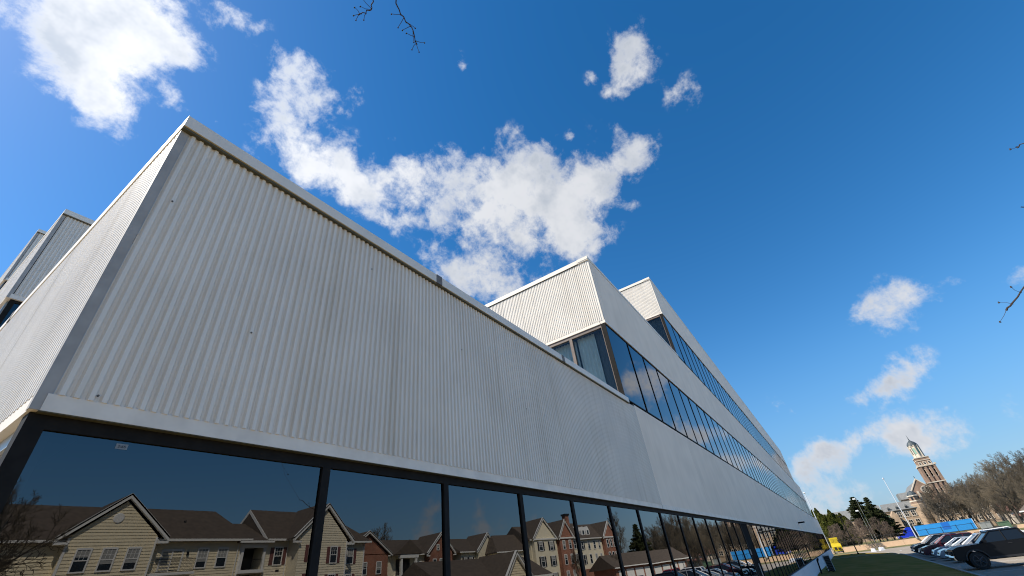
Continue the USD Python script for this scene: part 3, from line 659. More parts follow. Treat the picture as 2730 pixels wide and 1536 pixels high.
for sx in (-.5, .5):
    for sy in (-.66, .66):
        w = part(ym, "wheel", MB().rod((sx, sy - .06, .33), (sx, sy + .06, .33), .34, n=18), BLACK)
        part(w, "rim", MB().rod((sx, sy - .07, .33), (sx, sy + .07, .33), .18, n=12), YEL)
for sy in (-.6, .6): part(ym, "loader_arm", MB().prism([(-.6, 1.2), (-.5, 1.35), (1.1, .95), (1.5, .3), (1.35, .25), (1.0, .8)], 1, sy - .07, sy + .07), YEL)
part(ym, "bucket", MB().prism([(1.2, .1), (1.9, .05), (1.5, .2), (1.35, .75), (1.2, .7)], 1, -.85, .85), GREYM)
# ------------------------------------------------------------------ vehicles
CARGLASS = mat("car_glass", (0.010, 0.013, 0.016), 0.05, spec=0.45)
CHROME = mat("chrome", (0.7, 0.7, 0.7), 0.12, metal=1.0)
LENS = mat("headlamp_lens", (0.55, 0.57, 0.6), 0.08, coat=1.0)
REDL = mat("tail_lamp_lens", (0.35, 0.01, 0.01), 0.15)
RIMM = mat("alloy_rim", (0.30, 0.30, 0.31), 0.35, metal=0.6)
DARKRIM = mat("dark_rim", (0.05, 0.05, 0.052), 0.4, metal=0.4)
PLAST = mat("black_plastic", (0.02, 0.02, 0.021), 0.55)


def paint(name, c, metal=0.25): return mat(name, c, 0.28, metal=metal, coat=1.0)


def arc(cx, cz, r, a0, a1, n=9): return [(cx + r * math.cos(t), cz + r * math.sin(t)) for t in np.radians(np.linspace(a0, a1, n))]


SPEC = {  # side outlines: nose at +x; lower body top line, greenhouse outline, wheel centres, radius, width
    "sedan": dict(L=4.75, w=1.82, zb=.22, wheels=(1.42, -1.38), r=.33, top=[(-2.36, .62), (-2.33, .98), (-1.75, 1.02), (1.0, .93), (1.75, .83), (2.2, .72), (2.36, .52)], roof=[(-1.85, 1.0), (-1.05, 1.41), (.15, 1.44), (1.12, .93)], b=(-.42,)),
    "suv": dict(L=4.7, w=1.88, zb=.26, wheels=(1.38, -1.36), r=.36, top=[(-2.32, .7), (-2.3, 1.08), (-1.9, 1.1), (.85, 1.06), (1.75, .98), (2.2, .86), (2.34, .6)], roof=[(-2.2, 1.08), (-1.85, 1.64), (.0, 1.68), (.98, 1.06)], b=(-.35, -1.25)),
    "pickup": dict(L=5.7, w=2.02, zb=.52, wheels=(1.78, -1.85), r=.46, top=[(-2.85, .75), (-2.85, 1.27), (-.9, 1.27), (-.85, 1.32), (1.05, 1.3), (2.45, 1.24), (2.78, 1.12), (2.84, .7)], roof=[(-.95, 1.3), (-.8, 1.88), (.55, 1.9), (1.3, 1.3)], b=(.02,)),
}


def make_car(kind, label, pm, loc, rotz, cat="car", group=None, name="parked_car"):
    s = SPEC[kind]; w = s["w"] / 2; r = s["r"]; zb = s["zb"]
    t = thing(name, label, cat, loc, rotz, group)
    low = [(s["top"][0][0] + .02, zb + .05)]
    rev = sorted(s["wheels"])
    for cx in rev:
        low += arc(cx, r, r * 1.17, 180 + math.degrees(math.asin((r - zb) / (r * 1.17))) * 0 + 170, 10, 10) if False else [(cx - r * 1.16, zb)] + arc(cx, r, r * 1.16, 172, 8, 9) + [(cx + r * 1.16, zb)]
    low += [(s["top"][-1][0] - .06, zb)]
    outline = low + s["top"][::-1]
    # body: side outline in three widths so that the flanks round in at the sill and shoulder
    mb = MB()
    from shapely.geometry import Polygon
    P = Polygon(outline).buffer(0)
    if P.geom_type != "Polygon": P = max(P.geoms, key=lambda g: g.area)
    Q = P.buffer(-.045)
    if Q.geom_type != "Polygon": Q = max(Q.geoms, key=lambda g: g.area)
    mb.prism(list(P.exterior.coords)[:-1], 1, -w + .07, w - .07)
    mb.prism(list(Q.exterior.coords)[:-1], 1, -w, w)
    part(t, "body", mb, pm)
    rf = s["roof"]; (xa, za), (xb, zr), (xc, zr2), (xd, zd) = rf
    wi, wo = w - .24, w - .09
    part(t, "roof", MB().hexa([(xb - .1, -wi - .02, zr - .08), (xc + .12, -wi - .02, zr2 - .08), (xc + .12, wi + .02, zr2 - .08), (xb - .1, wi + .02, zr - .08), (xb + .02, -wi + .08, zr), (xc, -wi + .08, zr2), (xc, wi - .08, zr2), (xb + .02, wi - .08, zr)]), pm)
    lerp = lambda p, q, k: tuple(p[i] + (q[i] - p[i]) * k for i in range(3))
    c8 = dict(bl=(xa, -wo, za), fl=(xd, -wo, zd), fr=(xd, wo, zd), br=(xa, wo, za), tbl=(xb, -wi, zr - .05), tfl=(xc, -wi, zr2 - .05), tfr=(xc, wi, zr2 - .05), tbr=(xb, wi, zr - .05))
    g = MB().hexa([c8["bl"], c8["fl"], c8["fr"], c8["br"], c8["tbl"], c8["tfl"], c8["tfr"], c8["tbr"]])
    part(t, "windows", g, CARGLASS)
    for sgn in (-1, 1):
        pil = MB()
        A = lambda p: (p[0], p[1] + sgn * .006 if True else 0, p[2])
        b, f, tb, tf = ((c8["bl"], c8["fl"], c8["tbl"], c8["tfl"]) if sgn < 0 else (c8["br"], c8["fr"], c8["tbr"], c8["tfr"]))
        pil.rod(A(f), A(tf), .045, .035, 5); pil.rod(A(b), A(tb), .07, .05, 5); pil.rod(A(tb), A(tf), .03, n=5)
        for xp in s["b"]:
            k = (xp - xa) / (xd - xa); k2 = np.clip((xp - xb) / (xc - xb), 0, 1)
            pil.rod(A(lerp(b, f, k)), A(lerp(tb, tf, k2)), .035, n=5)
        part(t, "pillar", pil, pm)
    nose = s["top"][-1][0]; zn = s["top"][-2][1]
    for sgn in (-1, 1):
        part(t, "headlight", MB().hexa([(nose - .32, sgn * (w - .05), zn - .16), (nose - .03, sgn * (w - .34), zn - .2), (nose - .05, sgn * (w - .62), zn - .18), (nose - .3, sgn * (w - .5), zn - .14), (nose - .42, sgn * (w - .04), zn + .0), (nose - .14, sgn * (w - .34), zn - .03), (nose - .15, sgn * (w - .62), zn - .02), (nose - .35, sgn * (w - .5), zn)]), LENS)
        part(t, "tail_light", MB().box(s["top"][0][0] - .015, s["top"][0][0] + .12, sgn * (w - .16) - .14, sgn * (w - .16) + .14, .72, .95), REDL)
        m_ = part(t, "mirror", MB().box(xd - .33, xd - .15, sgn * (w + .1) - .1, sgn * (w + .1) + .1, zd + .02, zd + .16), pm)
        part(m_, "mirror_glass", MB().box(xd - .335, xd - .331, sgn * (w + .1) - .08, sgn * (w + .1) + .08, zd + .035, zd + .145), CARGLASS)
        part(t, "door_handle", MB().box(-.15, .05, sgn * (w + .004) - .012, sgn * (w + .004) + .012, zd - .15, zd - .12), CHROME if kind != "pickup" else PLAST)
        sl = MB().box(min(rev) + r * 1.2, max(rev) - r * 1.2, sgn * (w - .03) - .035, sgn * (w - .03) + .035, zb - .03, zb + .07)
        part(t, "sill", sl, PLAST)
    part(t, "grille", MB().box(nose - .06, nose + .012, -w * .52, w * .52, zn - .3, zn - .1), PLAST if kind != "sedan" else CHROME)
    bp = MB().prism([(nose - .28, zb + .0), (nose + .03, zb + .04), (nose + .07, zb + .2), (nose - .02, zb + .3), (nose - .3, zb + .3)], 1, -w + .12, w - .12)
    part(t, "bumper", bp, CHROME if kind == "pickup" else pm)
    part(t, "air_intake", MB().box(nose + .03, nose + .075, -w * .45, w * .45, zb + .06, zb + .17), PLAST)
    part(t, "number_plate", MB().box(s["top"][0][0] - .02, s["top"][0][0] - .005, -.16, .16, .6, .72), PLINTH)
    for cx in s["wheels"]:
        for sgn in (-1, 1):
            y = sgn * (w - .12)
            wh = part(t, "wheel", MB().lathe([(.001, -.11), (r * .72, -.11), (r * .96, -.1), (r, -.06), (r, .06), (r * .96, .1), (r * .72, .11), (.001, .11)], 22).move([[1, 0, 0, cx], [0, 0, 1, y], [0, 1, 0, r], [0, 0, 0, 1]]), BLACK)
            sp = MB()
            for k in range(5):
                a = k * 2 * math.pi / 5; sp.rod((cx, y + sgn * .115, r), (cx + r * .62 * math.cos(a), y + sgn * .112, r + r * .62 * math.sin(a)), .05, .035, 5)
            yr = y + sgn * .108
            n2 = 16; ring = [(cx + q * math.cos(2 * math.pi * j / n2), yr + sgn * .008, r + q * math.sin(2 * math.pi * j / n2)) for q in (r * .6, r * .68) for j in range(n2)]
            sp.add(ring, [(j, (j + 1) % n2, n2 + (j + 1) % n2, n2 + j) for j in range(n2)])
            part(wh, "rim", sp, DARKRIM if kind == "pickup" else RIMM)
    if kind == "pickup":
        part(t, "bed_rail", MB().box(-2.8, -1.0, -w + .03, -w + .13, 1.27, 1.33).box(-2.8, -1.0, w - .13, w - .03, 1.27, 1.33), PLAST)
        for cx in s["wheels"]:
            for sgn in (-1, 1):
                o = arc(cx, r, r * 1.30, 175, 5, 9); i_ = arc(cx, r, r * 1.15, 175, 5, 9)
                part(t, "fender_flare", MB().prism(o + i_[::-1], 1, sgn * w - .03, sgn * w + .045), PLAST)
    if kind == "suv":
        for sgn in (-1, 1): part(t, "roof_rail", MB().rod((xb + .1, sgn * (wi - .06), zr + .05), (xc - .1, sgn * (wi - .06), zr2 + .05), .022, n=6), PLAST)
    return t


NEAR = lambda nose_y, L: nose_y - L / 2
ROW = [("suv", 76.2, -5.85, "silver_car_paint", (0.42, 0.40, 0.40), "silver crossover with sun glaring on its front, furthest of the parked row"),
       ("suv", 72.0, -5.7, "black_car_paint", (0.010, 0.011, 0.014), "black sport utility car parked second from the far end of the row"),
       ("sedan", 68.0, -5.75, "navy_car_paint", (0.018, 0.028, 0.05), "dark blue saloon parked left of the dark red car"),
       ("suv", 63.6, -5.6, "dark_red_car_paint", (0.085, 0.010, 0.016), "dark red sport utility car in the middle of the parked row"),
       ("sedan", 59.4, -5.9, "ice_blue_car_paint", (0.30, 0.35, 0.40), "pale silver blue saloon parked right of the dark red car"),
       ("sedan", 55.4, -5.85, "light_grey_car_paint", (0.36, 0.38, 0.40), "light grey saloon between two silver cars in the row"),
       ("suv", 51.3, -5.9, "mid_grey_car_paint", (0.33, 0.34, 0.36), "silver grey hatchback parked next to the black pickup")]
for kd, x, ny_, pn, pc, lab in ROW:
    make_car(kd, lab, paint(pn, pc), (x, NEAR(ny_, SPEC[kd]["L"]), LOT), 90, group="cars parked along the lawn kerb")
make_car("pickup", "black pickup truck with big tyres, nearest of the parked vehicles", mat("pickup_black", (0.007, 0.008, 0.010), 0.32, spec=0.22), (42.4, -5.05 - 2.85, LOT), 90, cat="pickup truck", name="pickup_truck")
make_car("suv", "white sport utility car in the second row behind the dark red car", paint("white_car_paint", (0.72, 0.72, 0.71), 0.0), (66.5, -13.2, LOT), -90, group="cars parked in the rows behind")
make_car("sedan", "dark grey saloon behind the black pickup truck", paint("dark_grey_car_paint", (0.03, 0.032, 0.036)), (53.0, -13.4, LOT), -90, group="cars parked in the rows behind")
make_car("suv", "bright red sport utility car in the far row towards the garages", paint("bright_red_car_paint", (0.36, 0.015, 0.015), 0.1), (78, -19.0, LOT), 200, group="cars parked in the rows behind")
make_car("sedan", "black saloon in the far row towards the garages", paint("pickup_black", (0.008, 0.009, 0.011)), (70, -20.5, LOT), 90, group="cars parked in the rows behind")
make_car("sedan", "crimson saloon in the far row by the brick garage", paint("crimson_car_paint", (0.22, 0.012, 0.012), 0.1), (62, -21.0, LOT), 90, group="cars parked in the rows behind")

# articulated lorry on the road beyond the wall
TB, TB2 = mat("light_blue_trailer_paint", (0.035, 0.30, 0.70), 0.4, var=0.08, scale=.6), mat("mid_blue_trailer_paint", (0.02, 0.16, 0.56), 0.4)
CABB = mat("royal_blue_cab_paint", (0.004, 0.035, 0.50), 0.25, coat=1.0)
RZ = EYE - 3.0
tr = thing("truck_trailer", "long light blue box trailer standing behind the iron fence", "trailer", (226, -29.7, RZ))
part(tr, "box_body", MB().box(0, 2.5, -8.2, 8.2, .55, 3.65), TB)
part(tr, "logo_panel", MB().box(-.02, -.002, -1.6, .6, 1.5, 3.6), TB2, label="darker blue square panel on the trailer side")
part(tr, "corner_post", MB().box(-.03, .12, 8.12, 8.3, .5, 3.7).box(-.03, .12, -8.3, -8.12, .5, 3.7), PLINTH)
part(tr, "roof_rail", MB().box(-.03, .06, -8.2, 8.2, 3.62, 3.7), TB)
part(tr, "lower_rail", MB().box(-.03, .06, -8.2, 8.2, .5, .62), PLAST)
part(tr, "side_skirt", MB().box(.1, .14, -4.5, 4.6, .1, .5), PLAST)
for y in (-6.8, -5.6, -4.4): part(tr, "wheel", MB().rod((.05, y, .5), (.35, y, .5), .5, n=18), BLACK)
cb = thing("truck_cab", "royal blue lorry cab with a raised roof in front of the light blue trailer", "truck", (226, -17.4, RZ))
part(cb, "sleeper_cab", MB().prism([(-3.1, .6), (-.1, .6), (-.1, 2.0), (-.55, 2.75), (-1.4, 3.5), (-2.2, 3.72), (-3.0, 3.55), (-3.1, 2.9)], 0, 0, 2.4), CABB)
part(cb, "hood", MB().prism([(-.15, .6), (1.95, .6), (2.05, 1.1), (1.9, 1.55), (-.15, 1.9)], 0, .25, 2.15), CABB)
part(cb, "side_window", MB().prism([(-1.25, 1.95), (-.4, 1.95), (-.68, 2.6), (-1.25, 2.65)], 0, -.015, .01), CARGLASS)
part(cb, "windscreen", MB().hexa([(.15, -.1, 2.0), (2.25, -.1, 2.0), (2.25, -.1, 2.01), (.15, -.1, 2.01), (.2, -.56, 2.76), (2.2, -.56, 2.76), (2.2, -.5, 2.78), (.2, -.5, 2.78)]), CARGLASS)
part(cb, "fuel_tank", MB().rod((.25, -2.6, .75), (.25, -1.2, .75), .33, n=14), CHROME)
part(cb, "headlight", MB().box(.22, .26, 1.55, 1.9, .95, 1.2), LENS); part(cb, "fender", MB().prism(arc(1.2, .5, .75, 170, 10, 9) + arc(1.2, .5, .58, 10, 170, 9), 0, .05, .5), CABB)
part(cb, "bumper", MB().box(.1, 2.3, 1.95, 2.15, .45, .8), CHROME)
for y in (1.2, -2.2, -3.3): part(cb, "wheel", MB().rod((.05, y, .5), (.35, y, .5), .5, n=18), BLACK)
# ------------------------------------------------------------------ trees
BARK = mat("grey_brown_bark", (0.085, 0.070, 0.055), 0.9, var=0.35, scale=3)
TWIG = mat("bare_twigs", (0.125, 0.098, 0.064), 0.9, rand=0.3, var=0.2, scale=.4)
TWIGR = mat("reddish_bare_twigs", (0.15, 0.105, 0.075), 0.9, rand=0.25, var=0.2, scale=.4)


def leafmat(name, c, c2):
    n = {"g": ("geometry", {}), "nz": ("noise_texture", {"scale": 0.7, "detail": 3.0}), "rp": ("rgb_ramp", {"ramp": [(0.35, c), (0.65, c2)]}),
         "oi": ("object_info", {}), "rr": ("map_range", {"to_min": 0.75, "to_max": 1.25}), "hv": ("hsv", {"hue": 0.5, "saturation": 1.0}),
         "d": ("diffuse_bsdf", {}), "t": ("translucent_bsdf", {}), "m": ("mix_closure", {"fac": 0.3})}
    l = [("g.position", "nz.vector"), ("nz.fac", "rp.fac"), ("oi.random", "rr.value"), ("rr.result", "hv.value"), ("rp.color", "hv.color"), ("hv.color", "d.color"), ("hv.color", "t.color"), ("d.BSDF", "m.closure1"), ("t.BSDF", "m.closure2")]
    return usdkit.material(stage, f"/World/Looks/{name}", n, l, surface="m.closure")


ARBOR = leafmat("arborvitae_foliage", (0.085, 0.100, 0.024), (0.14, 0.140, 0.038))
PINE = leafmat("pine_needles", (0.038, 0.050, 0.022), (0.075, 0.080, 0.036))


def bare_tree(height, seed, spread=0.42, levels=4, up=0.55, trunk_r=0.02, kids=(7, 6, 5, 4), fork=0.28, droop=0.0):
    """(trunk, branches) as lists of segments: polylines that taper and curve up"""
    r = np.random.default_rng(seed)
    seg = [[], [], [], [], []]

    def grow(p, d, L, rad, lev):
        n = 5 if lev < 2 else 3
        pts = [p]; dirs = [d]
        for i in range(n):
            d = d + r.normal(0, 0.10 + 0.04 * lev, 3) + np.array([0, 0, (up if lev else 0.1) * 0.22 - droop * lev * 0.05]); d = d / np.linalg.norm(d)
            p = p + d * L / n; pts.append(p); dirs.append(d)
        for i in range(n):
            a, b = 1 - 0.75 * i / n, 1 - 0.75 * (i + 1) / n
            seg[lev].append((pts[i], pts[i + 1], rad * a, rad * b))
        if lev + 1 >= levels: return
        k = kids[lev]
        for j in range(k):
            t = (fork if lev == 0 else 0.2) + (1 - (fork if lev == 0 else 0.2)) * (j + r.uniform(0.1, 0.9)) / k
            i = min(int(t * n), n - 1); q = pts[i] + (pts[i + 1] - pts[i]) * (t * n - i)
            az = j * 2.4 + r.uniform(-.6, .6)
            side = np.cross(dirs[i], [math.cos(az), math.sin(az), 0.31]); side /= np.linalg.norm(side)
            a = spread * r.uniform(0.75, 1.35) * (1.5 if lev == 0 else 1.3)
            nd = dirs[i] * math.cos(a) + side * math.sin(a)
            grow(q, nd, L * (0.62 if lev == 0 else 0.55) * (1.12 - 0.5 * t) * r.uniform(.8, 1.15), rad * 0.52 * (1 - 0.4 * t), lev + 1)
        if lev == 0:
            for j in range(3):
                nd = dirs[-1] + r.normal(0, .35, 3); nd /= np.linalg.norm(nd); grow(pts[-1], nd, L * .45, rad * .3, 1)
    grow(np.zeros(3), np.array([r.normal(0, .03), r.normal(0, .03), 1.0]), height * 0.62, height * trunk_r, 0)
    return seg


def seg_mesh(lists, n, rmin=0.0):
    mb = MB()
    for s in lists:
        if s: mb.tubes([q[0] for q in s], [q[1] for q in s], np.maximum([q[2] for q in s], rmin), np.maximum([q[3] for q in s], rmin * .7), n)
    return mb


def place_bare(name, label, seed, loc, height, m=TWIG, rot=0.0, group=None, rmin=0.012, **kw):
    s = bare_tree(height, seed, **kw)
    t = thing(name, label, "tree", loc, rot, group or "bare trees beyond the car park")
    part(t, "trunk", seg_mesh(s[:1], 9), BARK)
    part(t, "limbs", seg_mesh(s[1:2], 6), BARK)
    part(t, "twigs", seg_mesh(s[2:], 3, rmin), m, kind="stuff")
    return t


def P(az, d, rel):                                     # a place by its bearing from the corner of the building and distance
    a = math.radians(az); return (d * math.cos(a), d * math.sin(a), EYE + rel)


# tall bare trees in front of the brick seminary
big = [place_bare("bare_tree", "tall bare tree with upswept limbs at the right edge, highest of the row", 11, P(-13.6, 182, -2.6), 17.5, kids=(9, 7, 7, 7), rmin=.017, levels=5),
       place_bare("bare_tree", "broad bare tree right behind the trailer's rear end", 12, P(-10.9, 188, -2.6), 14.8, kids=(9, 7, 7, 7), rmin=.017, levels=5),
       place_bare("bare_tree", "bare tree in front of the brick clock tower's foot", 13, P(-9.1, 243, -2.8), 15.0, spread=.5, kids=(9, 7, 7, 7), rmin=.017, levels=5)]
more = [(0, -15.0, 186, 1.0, "tall bare tree cut by the right edge of the picture"), (1, -12.3, 200, 1.02, "tall bare tree between the highest tree and the trailer end"),
        (2, -9.9, 190, 1.05, "bare tree just right of the brick tower"), (0, -8.2, 205, .84, "bare tree hiding the gable with the round window"),
        (1, -7.4, 178, .66, "low bare tree in front of the seminary's turret"), (2, -11.7, 172, .82, "lower bare tree above the trailer's right end"),
        (1, -13.0, 168, .62, "small bare tree below the highest tree"), (0, -14.4, 172, .70, "bare tree with tan twigs by the small house"),
        (2, -8.6, 176, .80, "low bare tree between turret and tower"), (1, -10.3, 176, .82, "low bare tree left of the trailer's right end"), (2, -16.2, 180, 1.2, "bare tree just beyond the right edge"),
        (1, -9.5, 208, .98, "bare tree behind the row right of the tower"), (0, -11.3, 210, .86, "bare tree in the back row above the trailer"), (2, -12.8, 206, 1.15, "bare tree in the back row left of the highest tree"), (1, -14.4, 208, 1.12, "bare tree in the back row right of the highest tree"),
        (0, -10.5, 166, .5, "small bare tree just above the trailer roof"), (2, -12.0, 164, .62, "small bare tree behind the trailer's rear corner"), (1, -13.5, 163, .55, "small bare tree behind the grey utility cabinet"), (0, -7.9, 190, .68, "small bare tree below the round window"), (2, -9.4, 168, .56, "small bare tree behind the trailer's middle"), (1, -15.6, 170, .8, "bare tree low at the right edge"), (2, -6.8, 182, .58, "low bare tree right behind the flagpole's upper half"), (0, -12.6, 186, .95, "bare tree filling the gap left of the highest tree"), (1, -11.6, 194, .98, "bare tree in the middle of the row above the trailer end"), (2, -14.9, 196, 1.2, "tall bare tree behind the one cut by the right edge")]
for i, (k, az, d, s, lab) in enumerate(more):
    if -10.4 < az < -5: s *= 241 / d; d = 241 + (i % 4) * 3 - 3        # these stand beyond the trailer
    if k == 2: s *= 0.82
    dup(big[k], P(az, d, -2.6), 47 * i + 20, lab, scale=(s * 1.05, s * 1.05, s))
# reddish small trees by the wall
sm = [place_bare("small_bare_tree", "small reddish bare tree with two thin stems beside the white marker stones", 21, P(-1.85, 121, -1.9), 5.2, TWIGR, spread=.62, up=.25, fork=.3, trunk_r=.016, kids=(9, 8, 6, 5), rmin=.011, levels=5),
      place_bare("small_bare_tree", "small reddish bare tree behind the lamp post", 22, P(-.75, 128, -1.75), 5.4, TWIGR, spread=.66, up=.25, fork=.28, trunk_r=.016, kids=(9, 8, 6, 5), rmin=.011, levels=5)]
for i, (k, az, d, s, lab) in enumerate([(0, .25, 135, 1.0, "small brownish bare tree left of the lamp post"), (1, 1.0, 138, .95, "small brownish bare tree behind the yellow loader"), (1, -2.7, 136, 1.02, "small reddish bare tree in front of the spreading pine"),
                                        (0, -3.4, 140, .85, "small reddish bare tree next to the blue lorry cab"), (0, -13.9, 160, 1.15, "pinkish bare tree by the small house at the right edge"), (1, -12.9, 175, 1.0, "pinkish bare bush below the highest tree"), (1, -1.3, 142, 1.0, "small brownish bare tree between the pines")]):
    dup(sm[k], P(az, d, -1.9), 63 * i + 15, lab, scale=(s, s, s))


def cards(mb, C, U, Vv, s):
    """one small bent leaf card per centre"""
    C, U, Vv = map(np.asarray, (C, U, Vv)); s = np.asarray(s)[:, None]
    v = np.stack([C - U * s - Vv * s * .6, C + U * s - Vv * s * .5, C + U * s * .25 + Vv * s, C - U * s * .7 + Vv * s * .5], 1).reshape(-1, 3)
    i = np.arange(len(C))[:, None] * 4
    mb.add(v, np.hstack([i, i + 1, i + 2, i + 3]))


def rand_unit(r, n): q = r.normal(size=(n, 3)); return q / np.linalg.norm(q, axis=1, keepdims=True)


def arborvitae(label, seed, loc, h, w, n=5200):
    r = np.random.default_rng(seed); t = thing("arborvitae", label, "tree", loc, group="arborvitae hedge row beyond the building")
    part(t, "trunk", MB().rod((0, 0, 0), (0, 0, h * .8), .1, .03, 7), BARK)
    z = r.uniform(0.03, 1, n) ** 0.9; a = r.uniform(0, 2 * np.pi, n)
    prof = np.interp(z, [0, .15, .5, .8, .95, 1], [.72, 1, .86, .52, .2, .02])
    lump = 1 + .28 * (meshkit.noise(np.c_[np.cos(a) * 2.2, np.sin(a) * 2.2, z * 9], seed) - .5) * 2
    rad = w * prof * lump * np.sqrt(r.uniform(.45, 1, n))
    C = np.c_[rad * np.cos(a), rad * np.sin(a), z * h]
    up = np.array([0, 0, 1.0]) + rand_unit(r, n) * .55; up /= np.linalg.norm(up, axis=1, keepdims=True)
    U = np.cross(up, rand_unit(r, n)); U /= np.linalg.norm(U, axis=1, keepdims=True)
    mb = MB(); cards(mb, C, U, up, r.uniform(.10, .24, n))
    part(t, "foliage", mb, ARBOR, kind="stuff"); return t


av = [arborvitae("tallest arborvitae column right at the far end of the white building", 31, P(1.42, 152, -1.9), 9.3, 1.45), arborvitae("pointed arborvitae column in the dark hedge row, second tall one", 32, P(.40, 152, -1.9), 8.5, 1.3)]
for i, (k, az, d, s, lab) in enumerate([(1, 1.12, 150, .90, "arborvitae right of the tallest one"), (0, .88, 151, .80, "lower arborvitae in the middle of the hedge row"), (1, .64, 150, .86, "arborvitae left of the second tall one"), (0, .14, 153, .82, "arborvitae right of the second tall one"),
                                        (1, -.12, 152, .84, "arborvitae behind the lamp post's head"), (0, -.38, 154, .80, "arborvitae right of the lamp post's head"), (1, -.65, 152, .78, "arborvitae at the left foot of the pines"), (0, 1.75, 156, 1.0, "arborvitae half hidden by the building's end")]):
    dup(av[k], P(az, d, -1.9), 77 * i, lab, scale=(1.05, 1.05, s))


def pine(name, label, seed, loc, h, w, m=PINE, whorls=17, gap=.15, dense=1.0, flat=0.0):
    r = np.random.default_rng(seed); t = thing(name, label, "tree", loc, group="conifers in front of the seminary")
    part(t, "trunk", MB().rod((0, 0, 0), (0, 0, h * .97), h * .018, .03, 8), BARK)
    B = MB(); mb = MB()
    for k in range(whorls):
        z = h * (gap + (1 - gap) * (k / whorls) ** .95); L0 = w * (1 - (k / whorls) ** 1.25) * (1 - flat) + w * flat * math.sin(math.pi * min(1, (k + 3) / (whorls + 3)))
        for j in range(6):
            a = k * 1.1 + j * 1.047 + r.uniform(-.35, .35); L = max(.35, L0 * r.uniform(.62, 1.15))
            d = np.array([math.cos(a), math.sin(a), r.uniform(.02, .28)]); p0 = np.array([0, 0, z]); p1 = p0 + d * L + [0, 0, -.06 * L]
            B.rod(p0, p1, .035 + .01 * L, .012, 4, caps=False)
            n = int((60 + 75 * L) * dense); q = r.uniform(.18, 1.05, n)
            C = p0 + (p1 - p0) * q[:, None] + r.normal(0, 1, (n, 3)) * np.array([.20, .20, .13]) * (.6 + .35 * L * (1.1 - q))[:, None]
            U = rand_unit(r, n); Vv = np.cross(U, rand_unit(r, n)); Vv /= np.linalg.norm(Vv, axis=1, keepdims=True)
            cards(mb, C, U, Vv, r.uniform(.07, .17, n))
    part(t, "branches", B, BARK); part(t, "foliage", mb, m, kind="stuff"); return t


pine("pine_tree", "dark rounded pine left of the pointed one, behind the light poles", 41, P(-2.05, 168, -2.0), 11.6, 3.0, flat=.7, gap=.3)
pn = pine("pine_tree", "dark pointed spreading pine beside the seminary's left wing", 42, P(-3.05, 166, -2.0), 10.9, 3.6)
dup(pn, P(-3.6, 170, -2.2), 130, "lower dark pine in front of the seminary's left wing", scale=(1, 1, .72))
dup(pn, P(-2.5, 160, -2.0), 40, "broad low pine between the rounded and the pointed pine", scale=(.9, .9, .62))
dup(pn, P(-5.9, 236, -2.4), 200, "dark evergreen in front of the seminary, right of the flagpole", scale=(.8, .8, .38))
dup(pn, P(-5.2, 238, -2.4), 80, "dark evergreen shrub beside the seminary's projecting wing", scale=(.7, .7, .33))

# the tree that the photographer stands under: trunk behind the camera, limbs reaching over it
ov = thing("overhanging_tree", "bare tree overhead of which only dark twig tips hang into the sky", "tree", (-3.6, -3.6, -0.1))
o = np.array([-3.6, -3.6, -0.1])
TW = mat("dark_hanging_twigs", (0.035, 0.024, 0.020), 0.8)


def poly(mb, pts, r0, r1, n=6):
    pts = np.array(pts, float) - o; rr = np.linspace(r0, r1, len(pts)); mb.tubes(pts[:-1], pts[1:], rr[:-1], rr[1:], n)


def in_view(p, m=1.04):
    q = R @ (np.asarray(p) - [0, 0, EYE])
    return q[2] > 0.1 and abs(q[0] / q[2]) < 1365 / 1128.9 * m and abs(q[1] / q[2]) < 768 / 1128.9 * m


tk = MB(); poly(tk, [(-3.6, -3.6, -.1), (-3.55, -3.6, 2.5), (-3.4, -3.5, 5), (-3.3, -3.6, 8), (-3.2, -3.8, 11)], .24, .05, 10); part(ov, "trunk", tk, BARK)
lm = MB()
poly(lm, [(-3.4, -3.5, 5), (-1.8, -2.2, 7.3), (-.3, -.9, 8.2), (.6, .4, 8.1), (.95, 1.35, 7.2)], .10, .012)
poly(lm, [(-3.4, -3.55, 4.5), (-1.5, -4.6, 6.4), (1.2, -5.0, 6.9), (3.4, -4.4, 6.6), (4.5, -3.3, 5.4)], .10, .008)
poly(lm, [(-3.5, -3.6, 4), (-5.5, -4.4, 6.5), (-6.8, -5.0, 8.5)], .09, .02); poly(lm, [(-3.3, -3.6, 7), (-4.0, -5.8, 9), (-4.2, -7.0, 10.5)], .07, .015)
part(ov, "limbs", lm, BARK)
tw = MB(); bud = []


def twig(pts, r0, r1, shoots=()):
    """a twig as a polyline, with short side shoots ending in a bud"""
    pts = np.array(pts, float); fine = []
    for a, b in zip(pts[:-1], pts[1:]):
        for t in (0, 1 / 3, 2 / 3): fine.append(a + (b - a) * t + rng.normal(0, .006, 3))
    fine.append(pts[-1]); poly(tw, fine, r0, r1, 5)
    for t, d in shoots:
        k = t * (len(fine) - 1); i = min(int(k), len(fine) - 2); q = fine[i] + (fine[i + 1] - fine[i]) * (k - i)
        e = q + np.array(d); poly(tw, [q, (q + e) / 2 + rng.normal(0, .004, 3), e], r0 * .42, r0 * .3, 4); bud.append(e); bud.append(q)


